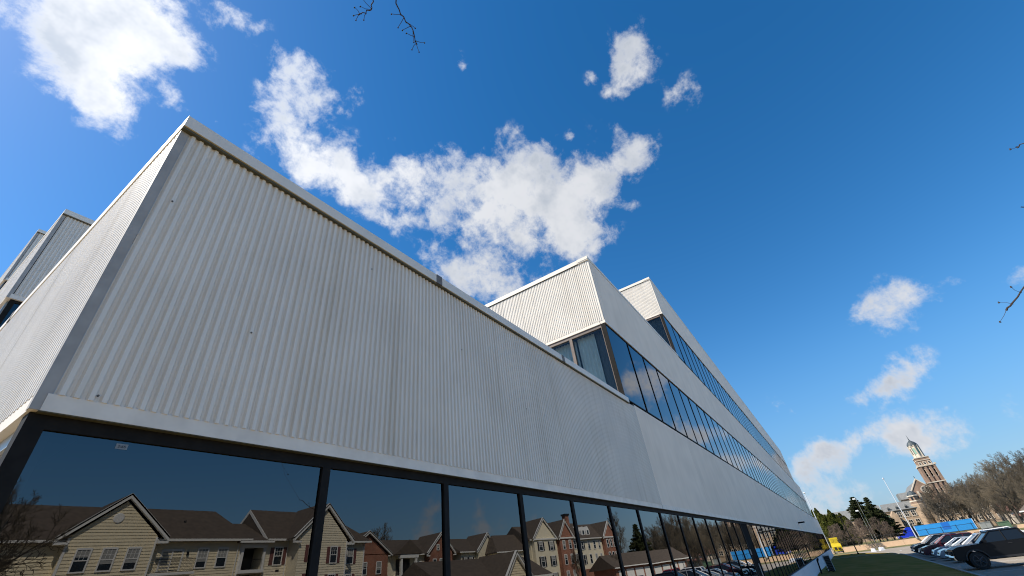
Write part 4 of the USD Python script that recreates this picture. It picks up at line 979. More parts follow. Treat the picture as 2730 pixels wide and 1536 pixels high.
E3 = np.array([0, 0, EYE])
twig([(.95, 1.35, 7.2), (1.0, 1.45, 6.7), np.array([1.089, 1.472, 4.653]) + E3, np.array([1.158, 1.493, 4.629]) + E3, np.array([1.27, 1.50, 4.60]) + E3, np.array([1.356, 1.502, 4.572]) + E3, np.array([1.468, 1.55, 4.521]) + E3], .0075, .0042,
     [(.56, (-.07, .05, -.05)), (.62, (.02, .10, -.03)), (.68, (.09, -.03, 0)), (.76, (-.03, .08, -.03)), (.84, (.07, .06, -.03)), (.9, (-.07, .04, 0)), (.95, (.07, -.06, .0)), (.96, (.08, .03, -.04)), (.98, (.0, .06, -.05))])
twig([(.9, 1.5, 7.0), (.93, 1.6, 6.6), np.array([.961, 1.627, 4.629]) + E3, np.array([.995, 1.68, 4.603]) + E3, np.array([.985, 1.74, 4.58]) + E3, np.array([.95, 1.80, 4.56]) + E3], .0065, .0035,
     [(.62, (-.10, .0, .0)), (.64, (-.08, .05, -.02)), (.8, (.02, .05, -.03)), (.93, (-.03, .07, 0)), (.97, (-.06, .0, .02)), (.99, (.01, .05, -.03))])
for mid, end in (((4.75, -2.7, 4.0), (4.80, -2.19, 1.65)), ((4.35, -2.75, 4.6), (4.29, -2.52, 2.46)), ((4.55, -2.6, 4.2), (4.585, -2.33, 2.07))):
    poly(tw, [(4.5, -3.3, 5.4), mid, np.array(end) + E3], .0016, .0016, 4)
twig([np.array([4.80, -2.19, 1.65]) + E3, np.array([4.876, -2.036, 1.527]) + E3, np.array([4.939, -1.935, 1.454]) + E3, np.array([4.974, -1.874, 1.412]) + E3], .004, .0075, [(.45, (-.05, .04, .05)), (.7, (.03, .05, .05)), (.97, (.0, .09, -.08))])
twig([np.array([4.29, -2.52, 2.46]) + E3, np.array([4.278, -2.448, 2.441]) + E3, np.array([4.295, -2.413, 2.446]) + E3], .004, .004, [(.9, (.02, .03, .02))])
twig([np.array([4.585, -2.33, 2.07]) + E3, np.array([4.58, -2.31, 2.06]) + E3, np.array([4.566, -2.272, 2.06]) + E3], .004, .004)
r_o = np.random.default_rng(5)
for base in ((.0, -.7, 8.2), (-1.8, -2.2, 7.3), (1.2, -5.0, 6.9), (3.0, -4.6, 6.2), (-5.5, -4.4, 6.5), (-4, -5.8, 9), (-3.3, -3.7, 9), (-3.2, -3.8, 10.5)):
    for k in range(7):
        p = np.array(base) + r_o.normal(0, .2, 3); d = r_o.normal(0, 1, 3); d[2] = abs(d[2]) * .5; d /= np.linalg.norm(d); L = r_o.uniform(.6, 1.6)
        pts = [p, p + d * L * .5 + r_o.normal(0, .06, 3), p + d * L]
        if not any(in_view(q, 1.15) for q in pts): poly(tw, pts, .014, .004, 5)
for e in bud: tw.rod(e - o - [0, 0, .007], e - o + [0, 0, .007], .0075, .004, 5)
part(ov, "twigs", tw, TW, kind="stuff")
# ------------------------------------------------------------------ the brick seminary beyond the road
def brickmat(name, c1, c2, mortar, scale=1.0):
    """masonry read from afar: brick pattern by position, mapped so that rows run level"""
    n = {"g": ("geometry", {}), "sx": ("separate_xyz", {}), "ad": ("math", {"math_type": "add"}), "cb": ("combine_xyz", {}),
         "br": ("brick_texture", {"color1": c1, "color2": c2, "mortar": mortar, "scale": scale, "mortar_size": 0.012, "brick_width": 0.23, "row_height": 0.078, "bias": 0.0}),
         "nz": ("noise_texture", {"scale": 0.5, "detail": 5.0}), "rp": ("rgb_ramp", {"ramp": [(0.3, (0.72, 0.72, 0.72)), (0.7, (1.15, 1.12, 1.1))]}),
         "mu": ("mix_color", {"blend_type": "multiply", "fac": 1.0, "use_clamp": False}), "p": ("principled_bsdf", {"roughness": 0.9, "specular_ior_level": 0.25})}
    l = [("g.position", "sx.vector"), ("sx.x", "ad.value1"), ("sx.y", "ad.value2"), ("ad.value", "cb.x"), ("sx.z", "cb.y"), ("cb.vector", "br.vector"), ("g.position", "nz.vector"), ("nz.fac", "rp.fac"), ("br.color", "mu.a"), ("rp.color", "mu.b"), ("mu.result", "p.base_color")]
    return usdkit.material(stage, f"/World/Looks/{name}", n, l, surface="p.BSDF")


BRICK = brickmat("brown_brick", (0.29, 0.175, 0.115), (0.225, 0.13, 0.085), (0.34, 0.27, 0.21))
BUFF = brickmat("buff_brick", (0.43, 0.30, 0.19), (0.36, 0.235, 0.145), (0.42, 0.35, 0.26))
STONE = mat("pale_limestone", (0.60, 0.52, 0.41), 0.85, var=0.15, scale=.8)
SLATE = mat("grey_slate", (0.20, 0.20, 0.185), 0.7, var=0.3, scale=1.5, stretch=(1, 1, 3))
LEAD = mat("dark_lead_dome", (0.06, 0.075, 0.08), 0.5, var=0.2)
COPPER = mat("green_copper", (0.25, 0.42, 0.33), 0.7, var=0.2)
WGLASS = mat("dark_window_glass", (0.02, 0.025, 0.03), 0.12, spec=0.7)
sem = thing("brick_seminary", "large brown brick seminary with slate roofs and a tall stone-crowned tower beyond the road", "building")
SZ = EYE - 3.2
e = lambda rel: EYE + rel


def swin(x, yc, zc, w, h, lights=2, par=None):
    """a stone-framed mullioned window in a wall that faces -x"""
    f = MB()
    f.box(x - .10, x + .1, yc - w / 2 - .22, yc - w / 2, zc - h / 2 - .22, zc + h / 2 + .22).box(x - .10, x + .1, yc + w / 2, yc + w / 2 + .22, zc - h / 2 - .22, zc + h / 2 + .22)
    f.box(x - .101, x + .1, yc - w / 2, yc + w / 2, zc + h / 2, zc + h / 2 + .22).box(x - .14, x + .1, yc - w / 2 - .25, yc + w / 2 + .25, zc - h / 2 - .25, zc - h / 2)
    for k in range(1, lights): f.box(x - .07, x + .08, yc - w / 2 + w * k / lights - .06, yc - w / 2 + w * k / lights + .06, zc - h / 2, zc + h / 2)
    f.box(x - .065, x + .08, yc - w / 2, yc + w / 2, zc - .06, zc + .06)
    q = part(par or sem, "window", f, STONE)
    part(q, "pane", MB().box(x - .02, x + .05, yc - w / 2, yc + w / 2, zc - h / 2, zc + h / 2), WGLASS)


# main wing left of the turret: buff wall, slate roof with three dormers
part(sem, "wing_wall", MB().box(258, 270, -29, -18.2, SZ, e(7.2)), BUFF)
part(sem, "wing_roof", MB().prism([(257.5, e(7.15)), (264, e(10.1)), (270.5, e(7.15)), (257.5, e(7.0))], 1, -29.2, -17.8), SLATE)
part(sem, "left_range_wall", MB().box(266, 276, -17.9, 40, SZ, e(6.6)), BUFF)
part(sem, "left_range_roof", MB().prism([(265.4, e(6.5)), (271, e(10.4)), (276.6, e(6.5))], 1, -17.7, 40), SLATE)
for y in (-19.6, -22.6, -25.8):
    d = part(sem, "dormer", MB().prism([(y - .55, e(7.5)), (y + .55, e(7.5)), (y + .55, e(8.25)), (y, e(8.9)), (y - .55, e(8.25))], 0, 257.9, 261.5), SLATE)
    part(d, "dormer_window", MB().box(257.84, 257.9, y - .38, y + .38, e(7.55), e(8.2)), WGLASS)
for y in (-22.2, -24.6, -27.0):
    for z in (5.4, 2.2, -1.0): swin(258, y, e(z), 1.25, 1.7)
part(sem, "wing_end", MB().prism([(-21.0, SZ), (-18.6, SZ), (-18.6, e(5.2)), (-19.8, e(6.9)), (-21.0, e(5.2))], 0, 250, 258), BUFF)
part(sem, "copper_roof", MB().box(254.5, 258, -18.6, -17.1, e(5.3), e(5.6)), COPPER)
for z in (3.4, .4): swin(254.6, -17.7, e(z), .8, 1.9, 1)
part(sem, "bay_wall", MB().box(254.7, 258, -18.6, -16.9, SZ, e(5.3)), STONE)
# turret with a small dome
part(sem, "turret", MB().lathe([(2.15, SZ - e(0)), (2.15, 9.0), (1.75, 9.1), (1.75, 11.2)], 8, (259.5, -30.0, e(0))), BRICK)
part(sem, "turret_base", MB().lathe([(2.35, SZ - e(0)), (2.35, 8.0), (2.2, 8.4)], 8, (259.5, -30.0, e(0))), BUFF)
part(sem, "turret_cornice", MB().lathe([(1.8, 9.0), (2.15, 9.15), (2.15, 9.5), (1.76, 9.6)], 8, (259.5, -30.0, e(0))), STONE)
part(sem, "turret_cornice", MB().lathe([(1.76, 11.0), (2.1, 11.15), (2.1, 11.45), (1.7, 11.55)], 8, (259.5, -30.0, e(0))), STONE)
part(sem, "turret_dome", MB().lathe([(1.75, 11.5), (1.6, 12.2), (1.1, 12.8), (.4, 13.1), (.02, 13.3)], 14, (259.5, -30.0, e(0))), LEAD)
for a in (150, 195, 240):
    x, y = 259.5 + 1.72 * math.cos(math.radians(a)), -30 + 1.72 * math.sin(math.radians(a)); part(sem, "turret_window", MB().box(x - .12, x + .12, y - .3, y + .3, e(9.75), e(10.85)), WGLASS)
# higher roof behind, and the great gable with the round window
part(sem, "upper_wall", MB().box(264, 276, -31, -26.8, SZ, e(10.8)), BUFF)
part(sem, "upper_roof", MB().prism([(263.5, e(10.7)), (268, e(13.4)), (276, e(13.4)), (276.5, e(10.7))], 1, -31.2, -26.3), SLATE)
part(sem, "chapel_wall", MB().prism([(-39.2, SZ), (-30.4, SZ), (-30.4, e(12.4)), (-34.4, e(17.2)), (-38.4, e(12.4)), (-39.2, e(12))], 0, 262, 263.2), BRICK)
part(sem, "chapel_roof", MB().prism([(-38.6, e(12.1)), (-34.4, e(16.9)), (-30.2, e(12.1))], 0, 263.2, 300), SLATE)
part(sem, "gable_coping", MB().hexa([(261.8, -30.2, e(12.2)), (263.3, -30.2, e(12.2)), (263.3, -34.4, e(17.1)), (261.8, -34.4, e(17.1)), (261.8, -30.0, e(12.5)), (263.3, -30.0, e(12.5)), (263.3, -34.4, e(17.6)), (261.8, -34.4, e(17.6))]), STONE)
part(sem, "gable_coping", MB().hexa([(261.8, -38.6, e(12.2)), (263.3, -38.6, e(12.2)), (263.3, -34.4, e(17.1)), (261.8, -34.4, e(17.1)), (261.8, -38.8, e(12.5)), (263.3, -38.8, e(12.5)), (263.3, -34.41, e(17.6)), (261.8, -34.41, e(17.6))]), STONE)
part(sem, "cross_finial", MB().box(261.9, 262.2, -34.5, -34.3, e(17.5), e(18.4)), LEAD)
rw_ = part(sem, "round_window", MB().lathe([(1.15, -.12), (1.5, -.12), (1.5, .1), (1.15, .1), (1.15, -.12)], 22).move([[0, 0, 1, 262.0], [1, 0, 0, -35.6], [0, 1, 0, e(13.0)], [0, 0, 0, 1]]), STONE)
part(rw_, "pane", MB().box(261.93, 262.0, -36.7, -34.5, e(11.9), e(14.1)), WGLASS)
for k in range(4):
    a = k * math.pi / 4; part(rw_, "tracery", MB().rod((261.9, -35.6 - 1.2 * math.cos(a), e(13 - 1.2 * math.sin(a))), (261.9, -35.6 + 1.2 * math.cos(a), e(13 + 1.2 * math.sin(a))), .07, n=5), STONE)
part(sem, "pier", MB().box(261.2, 262, -33.0, -32.4, SZ, e(12.8)), STONE)
# right range behind the trees
part(sem, "right_range_wall", MB().box(262, 274, -90, -44.5, SZ, e(8.6)), BRICK)
part(sem, "right_range_roof", MB().prism([(261.3, e(8.5)), (268, e(12.6)), (274.7, e(8.5))], 1, -90.5, -44.4), SLATE)
part(sem, "lower_range_wall", MB().box(256, 262, -56, -32.5, SZ, e(5.6)), BUFF)
part(sem, "lower_range_roof", MB().prism([(255.5, e(5.5)), (262.2, e(7.8)), (262.2, e(5.5))], 1, -56.3, -32.2), SLATE)
for k in range(8):
    y = -34.2 - 2.9 * k
    for z in (3.8, .8): swin(256, y, e(z), 1.3, 1.6)
for k in range(12):
    y = -58 - 2.7 * k
    for z in (6.4, 3.2, 0): swin(262, y, e(z), 1.3, 1.7)
# the tower
tx0, tx1 = 261.0, 267.0
part(sem, "tower_shaft", MB().box(tx0, tx1, -43.4, -37.7, SZ, e(21.5)), BRICK)
part(sem, "tower_top", MB().box(tx0 + .35, tx1 - .35, -43.0, -38.1, e(21.5), e(24.9)), BRICK)
for y in (-43.0, -41.35, -39.75, -38.1): part(sem, "buttress", MB().box(tx0 - .45, tx0, y - .42, y + .42, SZ, e(21.2)), BRICK)
for z in (14.8, 21.3): part(sem, "stone_band", MB().box(tx0 - .6, tx1 + .1, -43.65, -37.45, e(z), e(z + .38)), STONE)
part(sem, "stone_band", MB().box(tx0 + .2, tx1 - .2, -43.1, -38.0, e(23.6), e(23.85)), STONE); part(sem, "parapet", MB().box(tx0 + .2, tx1 - .2, -43.15, -37.95, e(24.7), e(25.0)), STONE)
for y in (-42.2, -40.55, -38.9):
    swin(tx0 + .02, y, e(18.6), .55, 2.6, 1); swin(tx0 + .02, y, e(11.6), .55, 2.0, 1); swin(tx0 + .36, y, e(22.5), .7, .9, 1)
for y in (-43.6, -37.5): part(sem, "pinnacle", MB().box(tx0 - .5, tx0 + .3, y - .3, y + .3, e(21.3), e(22.1)), STONE)
# octagonal stone lantern, lead dome and spire
cx, cy = 264.0, -40.5
part(sem, "lantern", MB().lathe([(1.9, 25.0), (1.9, 26.0), (1.75, 26.1), (1.75, 29.6), (2.0, 29.7), (2.0, 30.0), (.1, 30.0)], 8, (cx, cy, e(0))), STONE)
part(sem, "lantern_cap", MB().lathe([(1.55, 26.2), (1.56, 29.4)], 8, (cx + .3, cy - .4, e(0))), LEAD)
for k in range(8):
    a = math.radians(k * 45 + 22.5); a2 = math.radians(k * 45); x, y = cx + 1.66 * math.cos(a), cy + 1.66 * math.sin(a)
    M = np.array([[math.cos(a), -math.sin(a), 0, x], [math.sin(a), math.cos(a), 0, y], [0, 0, 1, e(0)], [0, 0, 0, 1]])
    part(sem, "lantern_opening", MB().box(-.06, .03, -.36, .36, 26.5, 28.9).move(M), COPPER if k in (3, 4) else LEAD)
    M2 = np.array([[math.cos(a2), -math.sin(a2), 0, cx + 1.78 * math.cos(a2)], [math.sin(a2), math.cos(a2), 0, cy + 1.78 * math.sin(a2)], [0, 0, 1, e(0)], [0, 0, 0, 1]])
    part(sem, "lantern_pier", MB().box(-.2, .22, -.2, .2, 25.0, 30.2).move(M2), STONE)
part(sem, "tower_dome", MB().lathe([(2.0, 30.0), (1.85, 30.7), (1.4, 31.4), (.8, 31.9), (.35, 32.3), (.2, 32.6)], 16, (cx, cy, e(0))), LEAD)
part(sem, "spire", MB().lathe([(.22, 32.5), (.12, 33.4), (.05, 34.3), (.01, 35.0)], 8, (cx, cy, e(0))), LEAD)

# a small house at the right edge of the picture
hs2 = thing("small_house", "small cream house with a reddish roof half hidden by bare trees at the right edge", "house", (238, -55, EYE - 3.0), 5)
CREAM = mat("cream_render", (0.55, 0.47, 0.38), 0.85, var=0.12); REDROOF = mat("red_brown_roof", (0.20, 0.095, 0.070), 0.85, var=0.2)
part(hs2, "wall", MB().box(-5, 5, -6, 6, 0, 4.4), CREAM); part(hs2, "roof", MB().prism([(-5.7, 4.2), (0, 7.2), (5.7, 4.2)], 1, -6.6, 6.6), REDROOF)
part(hs2, "porch_roof", MB().prism([(-7.4, 2.5), (-5, 3.2), (-5, 2.9), (-7.4, 2.3)], 1, -5.5, 5.5), REDROOF)
for y in (-4, -1.2, 1.6, 4.2):
    w = part(hs2, "window", MB().box(-5.06, -4.98, y - .6, y + .6, 1.0, 2.2), PLINTH); part(w, "pane", MB().box(-5.08, -5.0, y - .48, y + .48, 1.1, 2.1), WGLASS)
# ------------------------------------------------------------------ the houses behind the camera, seen in the glass
SIDING = mat("cream_siding", (0.80, 0.69, 0.47), 0.6, var=0.08, scale=1.5)
SIDE2 = mat("pale_siding", (0.80, 0.71, 0.52), 0.6, var=0.08, scale=1.5)
SHING = mat("brown_shingles", (0.115, 0.088, 0.066), 0.9, var=0.3, scale=2.2, bump=0.01, bscale=9)
WTRIM = mat("white_house_trim", (0.74, 0.72, 0.67), 0.5)
SHUT = mat("maroon_shutter", (0.16, 0.065, 0.055), 0.6)
BSHUT = mat("black_shutter", (0.02, 0.02, 0.022), 0.6)
RBRICK = brickmat("red_brick", (0.33, 0.115, 0.065), (0.27, 0.09, 0.05), (0.36, 0.24, 0.18))
SHADEIN = mat("porch_interior", (0.05, 0.045, 0.04), 0.9)
BLIND = mat("window_blind", (0.30, 0.30, 0.28), 0.7)
HZ = LOT                                                 # ground of the houses


def win(par, x, y, z0, z1, w=.9, shut=None, grid=True, off=0.0):
    """sash window in a wall that faces +y: frame > pane, sash rail, glazing bars"""
    f = MB(); t = .11; y = y + .045
    f.box(x - w / 2 - t, x - w / 2, y - .03, y + .07, z0 - t, z1 + t).box(x + w / 2, x + w / 2 + t, y - .03, y + .07, z0 - t, z1 + t)
    f.box(x - w / 2, x + w / 2, y - .03, y + .0695, z1, z1 + t * 1.3).box(x - w / 2, x + w / 2, y - .03, y + .09, z0 - t, z0)
    f.box(x - w / 2, x + w / 2, y - .02, y + .05, (z0 + z1) / 2 - .035, (z0 + z1) / 2 + .035)
    q = part(par, "window", f, WTRIM)
    part(q, "pane", MB().quad((x - w / 2, y + .02, z0), (x + w / 2, y + .02, z0), (x + w / 2, y + .02, z1), (x - w / 2, y + .02, z1)), WGLASS)
    if rng.random() < .55: part(q, "blind", MB().box(x - w / 2, x + w / 2, y + .0215, y + .024, z1 - (z1 - z0) * rng.choice([.35, .5, .7]), z1), BLIND)
    if grid:
        zm = (z0 + z1) / 2; b = MB()
        for k in (1, 2): b.box(x - w / 2 + w * k / 3 - .012, x - w / 2 + w * k / 3 + .012, y + .02, y + .035, zm, z1)
        b.box(x - w / 2, x + w / 2, y + .02, y + .034, (zm + z1) / 2 - .012, (zm + z1) / 2 + .012)
        tag(part(q, "glazing_bar", b, WTRIM), kind="stuff")
    if shut:
        for s in (-1, 1): part(par, "shutter", MB().box(x + s * (w / 2 + t + .22) - .2, x + s * (w / 2 + t + .22) + .2, y, y + .05, z0 - .05, z1 + .05), shut)


def boards(par, y, x0f, x1f, z0, z1, m, pitch=.25, proud=.05):
    """lap siding, board by board, on a wall that faces +y; x0f and x1f give the ends at height z"""
    z = z0
    while z < z1 - .02:
        zt = min(z + pitch, z1); a0, b0, a1, b1 = x0f(z), x1f(z), x0f(zt), x1f(zt)
        if b0 - a0 > .1:
            if b1 < a1: a1 = b1 = (a1 + b1) / 2
            part(par, "siding_board", MB().hexa([(a0, y - .02, z), (b0, y - .02, z), (b0, y + proud, z), (a0, y + proud, z), (a1, y - .02, zt), (b1, y - .02, zt), (b1, y + .006, zt), (a1, y + .006, zt)][::1]), m)
        z += pitch


def gable_trim(par, xl, xr, xa, ze, za, y, w=.34, ret=.9, m=WTRIM):
    """white raking boards with eave returns on a gable that faces +y"""
    for a, b in (((xl, ze), (xa, za)), ((xr, ze), (xa, za))):
        dx, dz = b[0] - a[0], b[1] - a[1]; k = w * math.hypot(dx, dz) / abs(dx)
        part(par, "rake_board", MB().hexa([(a[0], y, a[1] - k), (b[0], y, b[1] - k), (b[0], y + .30, b[1] - k), (a[0], y + .30, a[1] - k), (a[0], y, a[1]), (b[0], y, b[1]), (b[0], y + .30, b[1]), (a[0], y + .30, a[1])]), m)
    for s, x in ((1, xl), (-1, xr)):
        if ret: part(par, "eave_return", MB().box(min(x, x + s * ret), max(x, x + s * ret), y, y + .34, ze - k - .16, ze - k + .02), m)


def gable_roof_y(par, xl, xr, xa, ze, za, y0, y1, m=SHING, th=.16):
    """roof of a gable whose ridge runs along y"""
    part(par, "roof", MB().prism([(xl, ze), (xa, za), (xr, ze), (xr, ze + th), (xa, za + th), (xl, ze + th)], 1, y0, y1), m)


def slope_roof_x(par, x0, x1, y0, ye, zr, ze, m=SHING, hipl=0, hipr=0, back=None):
    """roof with its ridge along x: front eave at ye (towards +y), ridge at y0, hips by inset"""
    yb = back if back is not None else 2 * y0 - ye
    R0, R1 = (x0 + hipl, y0, zr), (x1 - hipr, y0, zr)
    part(par, "roof", MB().add([(x0, ye, ze), (x1, ye, ze), (x0, yb, ze), (x1, yb, ze), R0, R1, (x0, ye, ze - .2), (x1, ye, ze - .2), (x0, yb, ze - .2), (x1, yb, ze - .2)],
                               [(0, 1, 5), (0, 5, 4), (3, 2, 4), (3, 4, 5), (2, 0, 4), (1, 3, 5), (0, 6, 7), (0, 7, 1), (2, 8, 6), (2, 6, 0), (1, 7, 9), (1, 9, 3), (6, 8, 9), (6, 9, 7)]), m)
    part(par, "gutter", MB().box(x0, x1, ye - .02, ye + .12, ze - .26, ze - .06), WTRIM)


# --- the long cream apartment house
ah = thing("apartment_house", "long cream clapboard apartment house with brown roofs and white gables, mirrored in the near panes", "building", (0, -48.6, HZ))
part(ah, "wall", MB().box(2, 28.0, -10, 0, 0, 9.7), SIDING)
part(ah, "bay_wall", MB().prism([(13.2, 0), (19.5, 0), (19.5, 9.9), (16.25, 12.7), (13.2, 9.9)], 1, 0.0, .85), SIDING)
boards(ah, .85, lambda z: 13.2 if z < 9.9 else 13.2 + (z - 9.9) * 1.09, lambda z: 19.5 if z < 9.9 else 19.5 - (z - 9.9) * 1.16, 5.2, 12.6, SIDING)
boards(ah, 0.0, lambda z: 2, lambda z: 13.2, 6.2, 9.6, SIDING); boards(ah, 0.0, lambda z: 19.5, lambda z: 27.9, 6.2, 9.6, SIDING)
slope_roof_x(ah, 1.2, 28.7, -5, .6, 13.2, 9.75, hipl=6, hipr=2.0)
gable_roof_y(ah, 12.3, 20.4, 16.25, 9.65, 13.15, -5, 1.25)
gable_trim(ah, 12.3, 20.4, 16.25, 9.85, 13.33, .95)
part(ah, "gable_vent", MB().lathe([(.001, .06), (.36, .06), (.42, .0), (.001, -.02)], 18).move([[1, 0, 0, 16.0], [0, 0, 1, .90], [0, 1, 0, 11.3], [0, 0, 0, 1]]), WTRIM)
for x in (14.5, 16.25, 18.0): win(ah, x, .85, 7.35, 8.9, .85); win(ah, x, .85, 4.4, 5.9, .85)
part(ah, "corner_board", MB().box(19.4, 19.56, .75, .92, 0, 9.8), WTRIM); part(ah, "corner_board", MB().box(13.14, 13.3, .75, .92, 0, 9.8), WTRIM)
for x in (19.75, 27.6, 33.2, 40.1): part(ah, "downpipe", MB().rod((x, .1, 0), (x, .1, 9.5), .05, n=6), WTRIM)
# balcony door
bd = part(ah, "balcony_door", MB().box(20.55, 20.68, -.02, .07, 6.5, 8.85).box(22.35, 22.48, -.02, .07, 6.5, 8.85).box(20.68, 22.35, -.02, .069, 8.72, 8.9).box(21.46, 21.56, -.02, .06, 6.5, 8.72), WTRIM)
part(bd, "pane", MB().quad((20.68, .02, 6.5), (22.35, .02, 6.5), (22.35, .02, 8.72), (20.68, .02, 8.72)), WGLASS); part(bd, "blind", MB().box(20.7, 21.46, .024, .03, 6.5, 8.7), BLIND)
rl = MB().rod((19.85, 1.1, 7.95), (23.3, 1.1, 7.95), .03, n=5).rod((19.85, 1.1, 6.95), (23.3, 1.1, 6.95), .025, n=5)
for k in range(30): rl.rod((19.9 + k * .116, 1.1, 6.95), (19.9 + k * .116, 1.1, 7.95), .011, n=4, caps=False)
part(ah, "balcony_railing", rl, IRON, kind="stuff"); part(ah, "balcony_floor", MB().box(19.7, 23.4, 0.04, 1.2, 6.7, 6.9), WTRIM)
part(ah, "wall_lantern", MB().box(22.75, 22.9, .02, .2, 8.35, 8.65), IRON)
for x in (24.25, 26.15): win(ah, x, 0, 7.3, 8.85, .85); win(ah, x, 0, 4.5, 6.0, .85)
part(ah, "corner_board", MB().box(27.85, 28.02, -.1, .08, 0, 9.7), WTRIM)
part(ah, "roof_vent", MB().rod((22.8, -2.4, 11.4), (22.8, -2.4, 11.75), .12), IRON)
# recessed porch between the two halves
part(ah, "porch_back", MB().box(28.0, 30.6, -4, -2.2, 0, 9.6), SHADEIN); part(ah, "porch_floor", MB().box(28.0, 30.7, -2.2, .3, 6.55, 6.85), WTRIM); part(ah, "porch_beam", MB().box(28.0, 30.7, -.3, .3, 8.9, 9.3), WTRIM)
part(ah, "porch_ceiling", MB().box(28.0, 30.7, -2.2, -.3, 9.0, 9.2), SHADEIN)
slope_roof_x(ah, 27.4, 31.1, -5, .75, 12.0, 9.55, hipl=.0)
for x in (28.12, 30.5): part(ah, "porch_post", MB().box(x - .12, x + .12, .0, .24, 6.85, 8.9), WTRIM)
pr = MB().rod((28.2, .2, 7.8), (30.4, .2, 7.8), .03, n=5)
for k in range(18): pr.rod((28.3 + k * .12, .2, 6.85), (28.3 + k * .12, .2, 7.8), .011, n=4, caps=False)
part(ah, "porch_railing", pr, IRON, kind="stuff")
# second half with its side gable and front gable
part(ah, "wall", MB().box(30.7, 44.3, -9, 0, 0, 9.7), SIDE2)
part(ah, "side_gable", MB().prism([(-8.9, 9.6), (-.05, 9.6), (-4.4, 13.1)], 0, 30.7, 31.0), SIDE2)
for a, b in ((-9.4, -4.4), (.5, -4.4)):
    part(ah, "rake_board", MB().hexa([(30.35, a, 9.35), (30.7, a, 9.35), (30.7, b, 13.05), (30.35, b, 13.05), (30.35, a, 9.75), (30.7, a, 9.75), (30.7, b, 13.45), (30.35, b, 13.45)]), WTRIM)
slope_roof_x(ah, 30.4, 45.0, -4.4, .6, 13.45, 9.75, hipr=3.4)
part(ah, "bay_wall", MB().prism([(33.4, 0), (39.9, 0), (39.9, 9.7), (36.6, 12.9), (33.4, 9.7)], 1, 0, 2.0), SIDE2)
boards(ah, 2.0, lambda z: 33.4 if z < 9.7 else 33.4 + (z - 9.7), lambda z: 39.9 if z < 9.7 else 39.9 - (z - 9.7) * 1.03, 4.6, 12.8, SIDE2)
boards(ah, 0, lambda z: 30.7, lambda z: 33.4, 4.6, 9.6, SIDE2); boards(ah, 0, lambda z: 39.9, lambda z: 44.3, 4.6, 9.6, SIDE2)
gable_roof_y(ah, 32.5, 40.8, 36.6, 9.5, 13.45, -4.4, 2.4)
gable_trim(ah, 32.5, 40.8, 36.6, 9.7, 13.63, 2.1)
part(ah, "corner_board", MB().box(39.82, 40.0, 1.9, 2.08, 0, 9.5), WTRIM); part(ah, "corner_board", MB().box(44.2, 44.36, -.1, .08, 0, 9.5), WTRIM)
for z0, z1 in ((7.25, 8.85), (4.4, 6.0), (1.5, 3.1)):
    win(ah, 32.2, 0, z0, z1, .85, SHUT); win(ah, 35.2, 2.0, z0, z1, .85, SHUT); win(ah, 38.1, 2.0, z0, z1, .85, SHUT); win(ah, 42.1, 0, z0, z1, .85, SHUT)
part(ah, "roof_vent", MB().rod((35.0, -2.6, 11.6), (35.0, -2.6, 12.0), .12), IRON); part(ah, "roof_vent", MB().box(32.2, 32.6, -.02, .06, 6.55, 6.75), IRON)

# --- brick and cream house further along
bh = thing("brick_gabled_house", "red brick and cream house with a brick front gable, mirrored beside the apartment house", "building", (0, -62.6, HZ))
part(bh, "wall", MB().box(50, 59, -8, 2.5, 0, 9.4), RBRICK)
part(bh, "wall", MB().box(59, 71.0, -9, 0, 0, 9.5), SIDE2)
part(bh, "brick_bay", MB().prism([(70.5, 0), (76.8, 0), (76.8, 9.4), (73.7, 12.4), (70.5, 9.4)], 1, -6, 1.2), RBRICK)
slope_roof_x(bh, 58, 77, -4.5, .6, 12.4, 9.45, hipr=2.5)
gable_roof_y(bh, 49.2, 59.6, 54.4, 9.2, 12.6, -8.2, 3.0); gable_trim(bh, 49.2, 59.6, 54.4, 9.4, 12.8, 2.7, ret=0)
part(bh, "gable_wall", MB().prism([(50, 9.3), (59, 9.3), (54.4, 12.3)], 1, 2.3, 2.5), RBRICK)
gable_roof_y(bh, 69.8, 77.5, 73.7, 9.25, 12.75, -4.4, 1.6); gable_trim(bh, 69.8, 77.5, 73.7, 9.45, 12.95, 1.3, ret=.6)
for x in (72.0, 73.8, 75.6): win(bh, x, 1.2, 6.8, 8.3, .8, grid=False); win(bh, x, 1.2, 3.6, 5.1, .8, grid=False)
for x in (72.9, 74.7): win(bh, x, 1.2, 9.9, 10.7, .5, grid=False)
for x in (51.5, 54.0, 57.0): win(bh, x, 2.5, 6.6, 8.2, .9, grid=False); win(bh, x, 2.5, 3.4, 5.0, .9, grid=False)
win(bh, 69.3, 0, 6.6, 8.1, .8, SHUT); win(bh, 69.3, 0, 3.6, 5.1, .8, SHUT)
part(bh, "porch_gable", MB().prism([(61.2, 9.3), (68.4, 9.3), (64.8, 11.6)], 1, .0, 1.9), SHING)
part(bh, "porch_opening", MB().box(63.2, 66.6, .02, .06, 6.2, 8.7), SHADEIN)
for x in (63.1, 66.7): part(bh, "porch_post", MB().box(x - .2, x + .2, 1.3, 1.7, 0, 9.0), WTRIM)
part(bh, "porch_beam", MB().box(62.6, 67.2, 1.2, 1.8, 8.7, 9.25), WTRIM); part(bh, "porch_floor", MB().box(62.6, 67.2, 0, 1.8, 5.7, 6.1), WTRIM)

